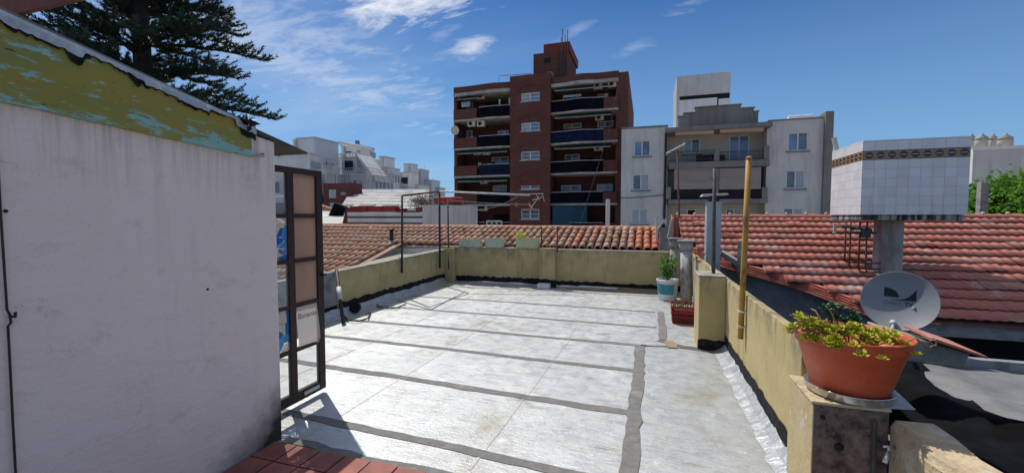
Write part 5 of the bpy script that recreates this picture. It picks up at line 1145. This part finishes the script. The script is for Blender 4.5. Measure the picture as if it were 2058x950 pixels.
m = MB(); m.hexa([(gx1-.25, GY-.9, Z_(1340, 265, GY-.9)), (X_(1552, GY-.9), GY-.9, Z_(1552, 253, GY-.9)), (X_(1552, GY-.9), GY+1.3, Z_(1552, 253, GY-.9)), (gx1-.25, GY+1.3, Z_(1340, 265, GY-.9)), (gx1-.25, GY-.9, Z_(1340, 257, GY-.9)), (X_(1552, GY-.9), GY-.9, Z_(1552, 244, GY-.9)), (X_(1552, GY-.9), GY+1.3, Z_(1552, 244, GY-.9)), (gx1-.25, GY+1.3, Z_(1340, 257, GY-.9))]); part('canopy', m, 'greydark', gb)
m = MB(); zb_ = Z_(1400, 256, GY-.2)
for k_, (a, b, y1) in enumerate(((1362, 1373, 235), (1373, 1396, 228), (1396, 1487, 214), (1487, 1513, 218), (1513, 1522, 225))):
    m.box(X_(a, GY-.2), X_(b, GY-.2), GY-.2-.01*k_, GY+.2, zb_-.2, Z_((a+b)/2, y1, GY-.2)); m.box(X_(a, GY-.2)-.06, X_(b, GY-.2)+.06, GY-.3, GY+.25, Z_((a+b)/2, y1, GY-.2)+.002, Z_((a+b)/2, y1-2, GY-.2))
part('stepped_parapet', m, 'greydark', gb)
for a, b, c, d in ((1357, 1434, 263, 270), (1447, 1534, 256, 265)):
    m = MB(); m.hexa([(X_(a, GY-.6), GY-.6, Z_(a, d+1, GY-.6)), (X_(b, GY-.6), GY-.6, Z_(b, d-2, GY-.6)), (X_(b, GY-.6), GY-.1, Z_(b, d-2, GY-.6)), (X_(a, GY-.6), GY-.1, Z_(a, d+1, GY-.6)), (X_(a, GY-.6), GY-.6, Z_(a, c+1, GY-.6)), (X_(b, GY-.6), GY-.6, Z_(b, c-2, GY-.6)), (X_(b, GY-.6), GY-.1, Z_(b, c-2, GY-.6)), (X_(a, GY-.6), GY-.1, Z_(a, c+1, GY-.6))]); part('folded_awning', m, 'blindlight', gb)
def gbox(name, a, b, c, d, y0, y1, mm):
    m = MB(); m.box(X_(a, y0), X_(b, y0), y0, y1, Z_((a+b)/2, d, y0), Z_((a+b)/2, c, y0)); return part(name, m, mm, gb)
gbox('balcony_slab', 1345, 1548, 324, 336, GY-.6, GY+1.39, 'greydark'); gbox('balcony_slab', 1345, 1546, 400, 409, GY-.6, GY+1.39, 'greydark')
for a, b, c, d in ((1436, 1446, 299, 324), (1536, 1546, 292, 324), (1436, 1446, 338, 400), (1534, 1545, 376, 400), (1340, 1350, 376, 400)): gbox('balcony_pier', a, b, c, d-.2, GY-.5, GY-.1, 'greydark')
gbox('centre_column', 1434, 1447, 336.5, 400, GY+.2, GY+.6, 'dark')
gbox('solid_railing', 1349, 1533, 397-14, 399.8, GY-.35, GY-.25, 'dark')  # dark sheet stands in for the shaded opening below the awnings
for a, b in ((1347, 1436), (1446, 1536)):
    m = MB(); y0 = GY-.4; xa, xb = X_(a, y0), X_(b, y0); z0, z1 = Z_((a+b)/2, 323.5, y0), Z_((a+b)/2, 303, y0); m.box(xa, xb, y0, y0+.04, z1-.05, z1); m.box(xa, xb, y0, y0+.04, z0+.08, z0+.12)
    nb = 26
    for k in range(nb): x = xa+(xb-xa)*(k+.5)/nb; m.box(x-.014, x+.014, y0+.01, y0+.03, z0, z1-.05)
    part('railing', m, 'darksteel', gb)
for a, b in ((1356, 1433), (1447, 1531)): gbox('roller_awning', a, b, 337, 380, GY-.45, GY-.42, 'blind')
gbox('storage_box', 1400, 1434, 311, 323, GY+.2, GY+.5, 'navy'); gbox('storage_box', 1447, 1457, 311, 323, GY+.2, GY+.5, 'navy')
m = MB(); m.tube([on(1339, 265, Y=GY-.1), on(1335, 440, Y=GY-.1)], .1, 8); part('drainpipe', m, 'iron', gb)
m = MB(); m.tube([on(1245, 398, Y=GY-.05), on(1290, 396, Y=GY-.05), on(1345, 390, Y=GY-.05)], .025, 5); part('wall_cable', m, 'iron', gb)
# tower block on its roof
Yt = 41; ta, tb = X_(1360, Yt, 180), X_(1468, Yt, 180); z1 = Z_(1414, 149, Yt); zs1, zs0 = Z_(1414, 190, Yt), Z_(1414, 198, Yt)
m = MB(); m.hexa([(ta, Yt, zs1), (tb, Yt, zs1), (tb, Yt+5, zs1), (ta, Yt+5, zs1), (ta, Yt, z1), (tb, Yt, z1), (tb, Yt+5, z1), (ta, Yt+5, z1)]); m.box(ta, ta+.25, Yt+.001, Yt+5, 5, zs1-.001); part('roof_tank_room', m, 'greyplaster', gb)
m = MB(); m.box(ta+.26, tb-.02, Yt+.12, Yt+5, 5, zs1-.002); part('inner_room', m, 'dark', gb)
m = MB(); m.box(ta+.25, X_(1439, Yt), Yt+.0, Yt+.11, 5, zs0); m.box(X_(1442, Yt), tb, Yt+.0, Yt+.11, 5, Z_(1455, 198, Yt)); part('white_infill', m, 'whiteplaster', gb)
m = MB(); p = on(1608, 236, Y=GY+2); m.tube([p-Vector((.8, 0, 0)), p+Vector((.8, 0, 0))], .18, 8); part('roof_pipe', m, 'whiteplaster', gb)
# ---- far right building with roof tanks
WY = 42
wb = thing('white_block_with_tanks', (30, 46, -4.6), 'plain pale grey building with a row of roof tanks at the right edge', 'building')
a = X_(1957, WY, 300); m = MB(); m.box(a, a+40, WY, WY+14, -4.6, Z_(2000, 297, WY)); part('walls', m, 'greyplaster', wb)
m = MB(); m.box(a-.03, a-.001, WY, WY+14, -4.6, Z_(1957, 299, WY)); part('side_render', m, 'whiteplaster', wb)  # whiter sheet paints the sunlit flank of the grey walls
m = MB(); m.box(a-.1, a+40, WY-.04, WY-.001, Z_(1990, 298.5, WY)-.1, Z_(1990, 297, WY)+.1); part('coping', m, 'whiteplaster', wb)
tg = 'cream water tanks on the far right roof'
tanks = []
for px, wpx, dY, lab in ((1972, 27, 1.5, 'second cream roof tank from the left, a large one'), (2020, 32, 1.0, 'largest cream roof tank at the right end of the row'), (1952, 18, 4.5, 'leftmost cream roof tank, half hidden by the tiled water tank'), (1995, 20, 5, 'small cream roof tank set back between the two large ones')):
    Y = WY+dY; x = X_(px, Y, 290); r_ = abs(X_(px+wpx/2, Y, 290)-X_(px-wpx/2, Y, 290))/2*.9; z0 = Z_(2000, 297, WY); h = Z_(px, 281, Y)-z0
    o = thing('roof_tank', (x, Y, z0), lab, 'water tank', tg); m = MB(); m.lathe([(r_, 0), (r_*1.02, h*.9), (r_*.98, h)], (x, Y, z0), 20); part('drum', m, 'tank', o, True)
    m = MB(); m.lathe([(r_*1.05, h), (r_*1.0, h+.15), (r_*.3, h+.4), (r_*.28, h+.5), (.01, h+.52)], (x, Y, z0), 20); part('lid', m, 'slab', o, True)
# neighbouring leaning lamp arm behind the tank
m = MB(); m.tube([on(1682, 303, Y=20), on(1676, 277, Y=20)], .09, 8); m.tube([on(1684, 440, Y=20), on(1682, 303, Y=20)], .05, 8); solo('leaning_flue', m, 'greyplaster', 'thin leaning pale pipe showing above the left side of the tiled water tank', 'pipe')

# ---- terraces of white buildings far left
wg_ = 'pale terraced apartment buildings on the left skyline'
def block(px0, px1, px2, yt, Y0, mm, lab, floors=0, base=-4.6, wcol='winglass', flat=True, ybot=430):
    """box whose front spans px0..px1 at distance Y0 and whose right flank runs back to px2"""
    x0, x1 = X_(px0, Y0), X_(px1, Y0); z1_ = Z_(px1, yt, Y0); d = raydir(px2, 300); Y1 = x1/d.x*d.y if d.x < 0 else Y0+10; Y1 = max(Y0+2, min(Y1, Y0+40))
    o = thing('white_building', ((x0+x1)/2, (Y0+Y1)/2, base), lab, 'building', wg_); m = MB(); m.box(x0, x1, Y0, Y1, base, z1_); part('walls', m, mm, o)
    m = MB(); m.box(x0-.1, x1+.1, Y0-.1, Y1+.1, z1_+.002, z1_+.25); part('roof_edge', m, 'shade_white', o)
    return o, x0, x1, Y0, Y1, z1_
def sidewin(o, x1, Ya, Yb_, z0, z1, n, mm='winglass', prob=1):
    for k in range(n):
        if R.random() > prob: continue
        ya = Ya+(Yb_-Ya)*(k+.22)/n; yb = Ya+(Yb_-Ya)*(k+.78)/n; m = MB(); m.box(x1+.001, x1+.06, ya, yb, z0, z1); f = part('window', m, 'greyframe', o)
        m = MB(); m.box(x1+.061, x1+.07, ya+.12, yb-.12, z0+.12, z1-.12); part('pane', m, mm if R.random() < .7 else 'curtain', f)
def frontwin(o, xa, xb, Y, z0, z1, n, mm='winglass'):
    for k in range(n):
        a_ = xa+(xb-xa)*(k+.2)/n; b_ = xa+(xb-xa)*(k+.8)/n; m = MB(); m.box(a_, b_, Y-.06, Y-.001, z0, z1); f = part('window', m, 'greyframe', o)
        m = MB(); m.box(a_+.1, b_-.1, Y-.07, Y-.061, z0+.1, z1-.1); part('pane', m, mm if R.random() < .7 else 'curtain', f)
def railing(o, xa, ya, xb, yb, z, h=1.0, mm='greyframe', n=10):
    m = MB(); a, b = Vector((xa, ya, z)), Vector((xb, yb, z)); 
    for zz in (.5*h, h): m.tube([a+Vector((0, 0, zz)), b+Vector((0, 0, zz))], .05, 4)
    for k in range(n+1): p = a.lerp(b, k/n); m.tube([p, p+Vector((0, 0, h))], .035, 4)
    part('railing', m, mm, o)
o, x0, x1, Ya, Yb2, z = block(597, 632, 680, 278, 52, 'bluewhite', 'tall windowless pale block, highest on the left skyline'); sidewin(o, x1, Ya+1, Ya+5, z-4.2, z-3.2, 1, 'dark')
m = MB(); m.box(x0-.6, x0-.01, Ya-.2, Ya+2, z-3, z+.1); part('corner_stub', m, 'whiteplaster', o)
m = MB(); m.tube([(x1-.3, Ya+6, z+.35), (x1-.3, Ya+14, z+.35)], .35, 8); part('roof_tank', m, 'whiteplaster', o)
o, x0, x1, Ya, Yb2, z = block(540, 622, 640, 310, 47, 'bluewhite', 'pale building with a white gable standing directly above the open door'); frontwin(o, x1-4, x1-.5, Ya, z-5, z-3.4, 2); sidewin(o, x1, Ya, Yb2, z-4, z-2.2, 3); railing(o, x1+.1, Ya, x1+.1, Yb2, z-2, 1)
m = MB(); m.box(x0, x1+.6, Ya-.5, Ya-.05, z-2.6, z-2.4); m.box(x0, x1+1.2, Ya-.9, Ya-.06, z-5.8, z-5.5); part('ledge', m, 'whiteplaster', o)
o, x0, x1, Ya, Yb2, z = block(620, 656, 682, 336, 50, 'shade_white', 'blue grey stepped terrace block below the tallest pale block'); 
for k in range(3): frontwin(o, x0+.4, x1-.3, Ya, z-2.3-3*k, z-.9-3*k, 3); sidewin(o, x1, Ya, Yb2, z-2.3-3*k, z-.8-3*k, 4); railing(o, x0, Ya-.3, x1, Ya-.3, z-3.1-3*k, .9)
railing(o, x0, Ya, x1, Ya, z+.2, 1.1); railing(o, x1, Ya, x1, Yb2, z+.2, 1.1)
o, x0, x1, Ya, Yb2, z = block(686, 718, 752, 292, 64, 'whiteplaster', 'off white block with two small windows, second highest on the skyline'); frontwin(o, x0+3.0, x0+4.4, Ya, z-3.4, z-.9, 1, 'dark'); sidewin(o, x1, Ya+3, Ya+6, z-1.6, z-.6, 1, 'dark'); frontwin(o, x0+.4, x0+1.5, Ya, z-3, z-2.2, 1, 'dark')
m = MB(); m.tube([(x0+2.7, Ya+1, z+.2), (x0+2.7, Ya+1, z+1)], .4, 8); part('roof_vent', m, 'greydark', o)
o, x0, x1, Ya, Yb2, z = block(680, 716, 740, 318, 58, 'bluewhite', 'pale block with a pergola of white bars and a slanting glass roof')
m = MB()
for k in range(7): x = x0+(x1-x0)*k/6; m.box(x-.1, x+.1, Ya-.3, Ya+3, z+.3, z+.9)
m.box(x0, x1, Ya-.35, Ya-.3, z+.7, z+.9); part('pergola', m, 'whiteplaster', o)
m = MB(); m.prism([(x1+.1, Ya-.2, z+.8), (x1+3.6, Ya-.2, z-3.2), (x1+3.6, Ya-.2, z-3.8), (x1+.1, Ya-.2, z+.3)], (0, 4, 0)); part('slanting_roof', m, 'greyplaster', o)
frontwin(o, x0+.3, x1-.3, Ya, z-5.2, z-3.4, 3); railing(o, x0, Ya-.6, x1, Ya-.6, z-5.8, 1)
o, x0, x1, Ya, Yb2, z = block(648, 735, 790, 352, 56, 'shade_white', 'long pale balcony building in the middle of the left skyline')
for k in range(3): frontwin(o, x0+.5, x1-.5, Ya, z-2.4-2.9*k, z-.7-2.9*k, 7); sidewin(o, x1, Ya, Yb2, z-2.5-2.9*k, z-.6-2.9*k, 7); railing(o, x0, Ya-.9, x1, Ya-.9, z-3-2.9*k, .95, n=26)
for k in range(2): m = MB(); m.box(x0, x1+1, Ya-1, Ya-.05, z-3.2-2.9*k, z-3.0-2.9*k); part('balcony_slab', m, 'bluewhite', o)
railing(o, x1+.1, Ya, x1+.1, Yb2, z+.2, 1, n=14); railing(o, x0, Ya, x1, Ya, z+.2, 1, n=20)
o, x0, x1, Ya, Yb2, z = block(762, 774, 793, 316, 74, 'whiteplaster', 'cream cube shaped roof house with a tall dark window on the skyline'); frontwin(o, x0+.2, x1-.3, Ya, z-3.4, z-.6, 1, 'dark')
m = MB(); m.prism([(x0-4.6, Ya-.2, z-.6), (x0-.1, Ya-.2, z-.4), (x0+2.8, Ya-.2, z-3.9), (x0-1.5, Ya-.2, z-3.6)], (0, 3, 0)); part('sloping_roof', m, 'greyplaster', o)
o, x0, x1, Ya, Yb2, z = block(735, 780, 803, 338, 70, 'bluewhite', 'pale stepped block below the cream roof house')
for k in range(3): frontwin(o, x0+.5, x1-.5, Ya, z-2.6-2.9*k, z-1-2.9*k, 5); sidewin(o, x1, Ya, Yb2, z-2.6-2.9*k, z-1-2.9*k, 4); railing(o, x0, Ya-.3, x1, Ya-.3, z-3.2-2.9*k, .9, n=14)
o, x0, x1, Ya, Yb2, z = block(811, 826, 839, 330, 92, 'bluewhite', 'small pale tower block, leftmost of the two right hand skyline towers'); sidewin(o, x1, Ya+4, Ya+7, z-3, z-1.5, 1)
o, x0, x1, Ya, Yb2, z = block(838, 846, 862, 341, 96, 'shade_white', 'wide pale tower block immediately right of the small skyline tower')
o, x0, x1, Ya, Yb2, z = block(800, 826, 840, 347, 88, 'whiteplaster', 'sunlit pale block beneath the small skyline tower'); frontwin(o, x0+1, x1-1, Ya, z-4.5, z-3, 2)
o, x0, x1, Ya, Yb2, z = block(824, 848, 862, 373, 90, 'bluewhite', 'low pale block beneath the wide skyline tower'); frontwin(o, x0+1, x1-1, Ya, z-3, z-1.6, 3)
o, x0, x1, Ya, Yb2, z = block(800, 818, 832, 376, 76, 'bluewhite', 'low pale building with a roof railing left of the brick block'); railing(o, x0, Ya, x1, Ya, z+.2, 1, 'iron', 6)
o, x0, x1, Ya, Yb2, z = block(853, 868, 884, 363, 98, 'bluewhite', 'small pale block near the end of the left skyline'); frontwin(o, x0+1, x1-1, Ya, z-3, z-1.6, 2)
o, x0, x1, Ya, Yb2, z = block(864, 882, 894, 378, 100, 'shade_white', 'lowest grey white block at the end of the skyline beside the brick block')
ob_ = thing('small_brick_house', (-24, 27, -4.6), 'small dark brick house behind the open door with two pale windows', 'house'); Y = 26; a, b = X_(650, Y, 390), X_(707, Y, 390); m = MB(); m.box(a, b, Y, Y+1.2, -4.6, Z_(680, 368, Y)); part('walls', m, 'brick', ob_)
for px0, px1, y0, y1 in ((662, 676, 381, 398), (664, 674, 407, 420)): m = MB(); m.box(X_(px0, Y, 390), X_(px1, Y, 390), Y-.05, Y-.001, Z_(670, y1, Y), Z_(670, y0, Y)); part('window', m, 'curtain', ob_)
m = MB(); m.box(X_(684, Y), X_(694, Y), Y-.05, Y-.001, Z_(690, 392, Y), Z_(690, 386, Y)); part('vent', m, 'coping', ob_)

for o_ in [c for c in bpy.data.objects if c.name.startswith('white_building') and c.type == 'EMPTY']:
    b_ = o_.children[0]; vs_ = [v.co+o_.location for v in b_.data.vertices]; zt_ = max(v.z for v in vs_); xa_, xb_ = min(v.x for v in vs_), max(v.x for v in vs_); ya_, yb_ = min(v.y for v in vs_), max(v.y for v in vs_)
    if R.random() < .35: m = MB(); p = Vector((R.uniform(xa_+.5, xb_-.3), R.uniform(ya_+2, yb_), zt_+.2)); h_ = R.uniform(.8, 1.6); m.tube([p, p+Vector((0, 0, h_))], .03, 4); part('aerial', m, 'greyframe', o_)
    if xb_-xa_ > 3:
        for k in range(2): z_ = zt_-1.9-2.9*k; m = MB(); xs_ = R.uniform(xa_+.3, xa_+1.2); m.box(xs_, xs_+R.uniform(1.2, (xb_-xs_)*.8), ya_-.045, ya_-.001, z_-.9, z_+.6); part('dark_recess', m, 'dark', o_)  # dark sheet on the wall stands in for shade in terrace recesses
    m = MB(); x_ = R.uniform(xa_+.5, xb_-.5); m.box(x_, x_+.25, ya_-.3, ya_-.001, zt_-5, zt_-.3); part('duct', m, 'greyplaster', o_)
# ---- workshop with corrugated roof and red skylights
wh = thing('workshop', (-17, 24, -4.6), 'low workshop with pale corrugated roof and faded red skylight boxes', 'workshop')
Yw = 22; xa, xb = X_(698, Yw, 430), X_(849, Yw, 430); zw = Z_(770, 426, Yw); m = MB(); m.box(xa, xb, Yw, Yw+7, -4.6, zw); part('walls', m, 'whiteplaster', wh)
m = MB(); m.box(xa, xb, Yw-.05, Yw-.001, Z_(770, 438, Yw), Z_(770, 434.5, Yw)); m.box(xa, xb, Yw-.05, Yw-.001, Z_(770, 451, Yw), Z_(770, 447, Yw)); part('blue_trim', m, 'trimblue', wh)
m = MB(); c0, c1 = on(684, 417, Y=22.3), on(862, 420, Y=22.3); d0, d1 = on(707, 381, Y=29), on(862, 381, Y=29); nn_ = 60
for k in range(nn_):
    t0, t1 = k/nn_, (k+1)/nn_; r0 = .04*(k % 2); r1 = .04*((k+1) % 2); m.quad(c0.lerp(c1, t0)+Vector((0, 0, r0)), c0.lerp(c1, t1)+Vector((0, 0, r1)), d0.lerp(d1, t1)+Vector((0, 0, r1)), d0.lerp(d1, t0)+Vector((0, 0, r0)))
part('corrugated_roof', m, 'corr', wh)
for k in range(6):
    t_ = (k+.7)/6.5; p, q = c0.lerp(d0, t_)+Vector((0, 0, .05)), c1.lerp(d1, t_)+Vector((0, 0, .05)); m = MB(); m.quad(p, q, q+Vector((0, .12, .1)), p+Vector((0, .12, .1))); part('sheet_lap', m, 'corr', wh)
for pa, pb in ((703, 738), (738, 768), (768, 795)):
    a = on(pa, 425, Y=Yw-.02); b = on(pb, 414, Y=Yw-.02); m = MB(); m.box(a.x+.03, b.x-.03, Yw-.02, Yw+1.3, a.z, b.z); part('skylight_box', m, 'redpaint', wh)
a = on(795, 426, Y=Yw-.02); b = on(843, 423, Y=Yw-.02); m = MB(); m.box(a.x, b.x, Yw-.02, Yw+.3, a.z-.02, b.z); p = on(836, 424, Y=Yw-.02); q = on(843, 416, Y=Yw-.02); m.box(p.x, q.x, Yw-.03, Yw+.4, p.z, q.z); part('red_gutter', m, 'redpaint', wh)
for pa, pb in ((673, 704), (720, 750), (768, 797)):
    a = on(pa, 415, Y=Yw+.1); b = on(pb, 409, Y=Yw+.1); m = MB(); m.hexa([a+Vector((0, 0, 0)), (b.x, a.y, a.z), (b.x, a.y+.3, a.z+.08), a+Vector((0, .3, .08)), a+Vector((0, 0, .04)), (b.x, a.y, a.z+.04), (b.x, a.y+.3, a.z+.14), a+Vector((0, .3, .14))]); part('dark_awning', m, 'iron', wh)
m = MB(); Y = 21.5; m.box(X_(849, Y, 430), X_(905, Y, 430), Y, Y+4, -4.6, Z_(875, 412, Y)); solo('white_wall', m, 'greyplaster', 'plain grey white wall between the workshop and the brick block', 'wall')
m = MB(); Y = 22.5; m.box(X_(870, Y, 430), X_(913, Y, 430), Y, Y+1.5, Z_(890, 411, Y), Z_(890, 395, Y)); solo('red_tarpaulin', m, 'redpaint', 'faded red tarpaulin box on top of the grey white wall', 'tarpaulin', bevel=.15)
m = MB()
for k in range(900):
    t_ = R.random(); c = on(832+R.gauss(16, 12), 403+R.gauss(0, 7)+4, Y=21.9+R.uniform(-.2, .6)); d = Vector((R.uniform(-1, 1), R.uniform(-.5, .5), R.uniform(-1, 1)))*.24; sd = Vector((d.z, 0, -d.x))*.12; m.add([c, c+d*.5+sd, c+d], [(0, 1, 2)])
solo('dry_creeper', m, 'drystem', 'dry brown creeper tangled over the end of the workshop roof', 'creeper')
Y = 17; m = MB(); P4 = [on(x, y, Y=Y) for x, y in ((673, 407), (697, 416), (683, 447), (660, 436))]; m.prism(P4, (0, .05, 0)); P5 = [on(x, y, Y=Y) for x, y in ((675, 408), (704, 409), (704, 420), (692, 424))]
dt = thing('net_screen', P4[2]-Vector((0, 0, 1)), 'tilted square black net screen standing left of the workshop roof', 'screen'); part('net', m, 'blacknet', dt)
m = MB(); m.tube([P4[2], P4[2]-Vector((0, 0, 1.2))], .03, 6)
for i in range(4): m.tube([P4[i], P4[(i+1) % 4]], .03, 6)
part('frame', m, 'iron', dt)
m = MB(); Y = 16; a = on(640, 449, Y=Y); b = on(700, 424, Y=Y); e_ = on(694, 424, Y=18.5); f_ = on(688, 449, Y=15); m.quad((a.x-3, 15, f_.z), f_, e_, (a.x-3, 18.5, e_.z)); m.box(a.x-3, e_.x-2.2, 15.1, 18.4, -4.6, f_.z-.2)
solo('low_white_roof', m, 'corr', 'low white corrugated roof between the door and the workshop', 'roof')
Y = 20; m = MB(); a = on(640, 405, Y=Y); b = on(672, 421, Y=Y); m.prism([(a.x-2, Y, a.z+.4), (b.x, Y, b.z), (b.x, Y, b.z-.8), (a.x-2, Y, b.z-.8)], (0, .25, 0)); solo('pinkish_gable', m, 'ridge', 'pinkish sloping gable roof glimpsed beside the open door', 'roof')

# ------------------------------------------------------------------ trees
def conifer():
    bx, by = -14.62, 9.0
    o = thing('norfolk_pine', (bx, by, -4.6), 'tall dark Norfolk pine with layered branches behind the shed roof', 'tree')
    m = MB(); m.tube([(bx, by, -4.6), (bx+.05, by, 4), (bx, by, 10), (bx, by, 17)], .36, 12, .08); part('trunk', m, 'bark', o, True)
    lim = MB(); nd = MB()
    def frond(p, d, L_, curl=.25):
        d = d.normalized(); pts = []; n = 5
        for i in range(n+1): t_ = i/n; pts.append(p+d*L_*t_+Vector((0, 0, curl*L_*t_*t_)))
        steps = max(6, int(L_/.026))
        for i in range(steps):
            t_ = (i+R.random())/steps; k = min(int(t_*n), n-1); c = pts[k].lerp(pts[k+1], t_*n-k); ax0 = (pts[k+1]-pts[k]).normalized()
            for _ in range(4):
                a = R.uniform(0, 6.283); o1 = ax0.orthogonal().normalized(); o2 = ax0.cross(o1); rd = (o1*math.cos(a)+o2*math.sin(a)); dd = (ax0*.8+rd).normalized(); ln = R.uniform(.08, .15); sd = dd.cross(rd).normalized()*.02
                nd.add([c-sd, c+sd, c+dd*ln], [(0, 1, 2)])
    z = 2.6; wi = 0
    while z < 14.5:
        nb = 6+(wi % 2); Lb = 3.55*(1-max(0, z-4.5)/17)*(1 if z > 3.4 else .85); ph = R.uniform(0, 1)
        for b in range(nb):
            az = 2*math.pi*(b+ph+R.uniform(-.1, .1))/nb; L_ = Lb*R.uniform(.8, 1.05); d = Vector((math.cos(az), math.sin(az), 0)); sd0 = Vector((-d.y, d.x, 0)); z0 = z+R.uniform(-.2, .2); pts = []
            for i in range(9): t_ = i/8; pts.append(Vector((bx, by, z0))+d*L_*t_+Vector((0, 0, .05*L_*math.sin(t_*math.pi)-.03*L_*t_*t_))+sd0*.1*math.sin(t_*4+b))
            lim.tube(pts, .06, 6, .012)
            nf = int(L_*10)
            for f_ in range(nf):
                t_ = .22+.78*(f_+R.random())/nf; i = min(int(t_*8), 7); c = pts[i].lerp(pts[i+1], t_*8-i); side = 1 if f_ % 2 else -1
                fd = d*R.uniform(.6, 1)+sd0*side*R.uniform(.35, .9)+Vector((0, 0, R.uniform(-.1, .35))); frond(c, fd, R.uniform(.35, .8)*(1.1-.4*t_), R.uniform(.1, .5))
            frond(pts[-1], d+Vector((0, 0, .2)), .4)
        z += .58; wi += 1
    part('branches', lim, 'bark', o, True); part('crown', nd, 'needles', o)
conifer()
def broadleaf(c, rx, rz_, n, s, lab, name='leafy_tree', base=-4.6):
    o = thing(name, (c[0], c[1], base), lab, 'tree'); m = MB(); m.tube([(c[0], c[1], base), (c[0], c[1], c[2])], .14, 8, .06)
    for k in range(7): a = R.uniform(0, 6.28); m.tube([(c[0], c[1], c[2]-rz_*.6), (c[0]+math.cos(a)*rx*.7, c[1]+math.sin(a)*rx*.7, c[2]+R.uniform(-.3, .5)*rz_)], .05, 6, .015)
    part('trunk', m, 'bark', o, True); m = MB(); cl = []
    for k in range(60):
        a = R.uniform(0, 6.28); e = R.uniform(-.5, 1.57); rr_ = R.uniform(.6, 1); cl.append(Vector(c)+Vector((math.cos(a)*math.cos(e)*rx*rr_, math.sin(a)*math.cos(e)*rx*rr_, math.sin(e)*rz_*rr_)))
    for k in range(n):
        q = R.choice(cl)+Vector((R.gauss(0, .16*rx), R.gauss(0, .16*rx), R.gauss(0, .13*rz_))); d = Vector((R.uniform(-1, 1), R.uniform(-1, 1), R.uniform(-.6, .6))).normalized(); sd = d.cross(Vector((R.uniform(-1, 1), R.uniform(-1, 1), R.uniform(-.3, 1)))).normalized(); kk = s*R.uniform(.6, 1.2)
        m.add([q, q+d*kk*.5+sd*kk*.35, q+d*kk, q+d*kk*.5-sd*kk*.35], [(0, 1, 2, 3)])
    part('crown', m, 'treeleaf', o)
c = on(2035, 415, Y=14.5); broadleaf((c.x, 14.5, c.z-.6), 1.5, 1.25, 10000, .13, 'bright green leafy tree at the right edge beside the wooden post')
c = on(1950, 430, Y=15.5); broadleaf((c.x, 15.5, c.z-.75), 1.0, 1.1, 5500, .13, 'smaller bright green tree close to the tiled water tank')
c = on(1656, 425, Y=46); broadleaf((c.x, 46, c.z-.8), 1.0, 2.0, 1500, .3, 'sliver of a distant green tree beside the grey building')
p = on(1977, 432, Y=12.6); q = on(1976, 366, Y=12.6); m = MB(); m.box(p.x-.07, p.x+.08, 12.6, 12.75, -.5, q.z); m.box(p.x-.08, p.x+.09, 12.59, 12.76, q.z-.75, q.z-.72); solo('grey_post', m, 'concrete', 'square weathered grey post standing in front of the green trees', 'post', bevel=.01)
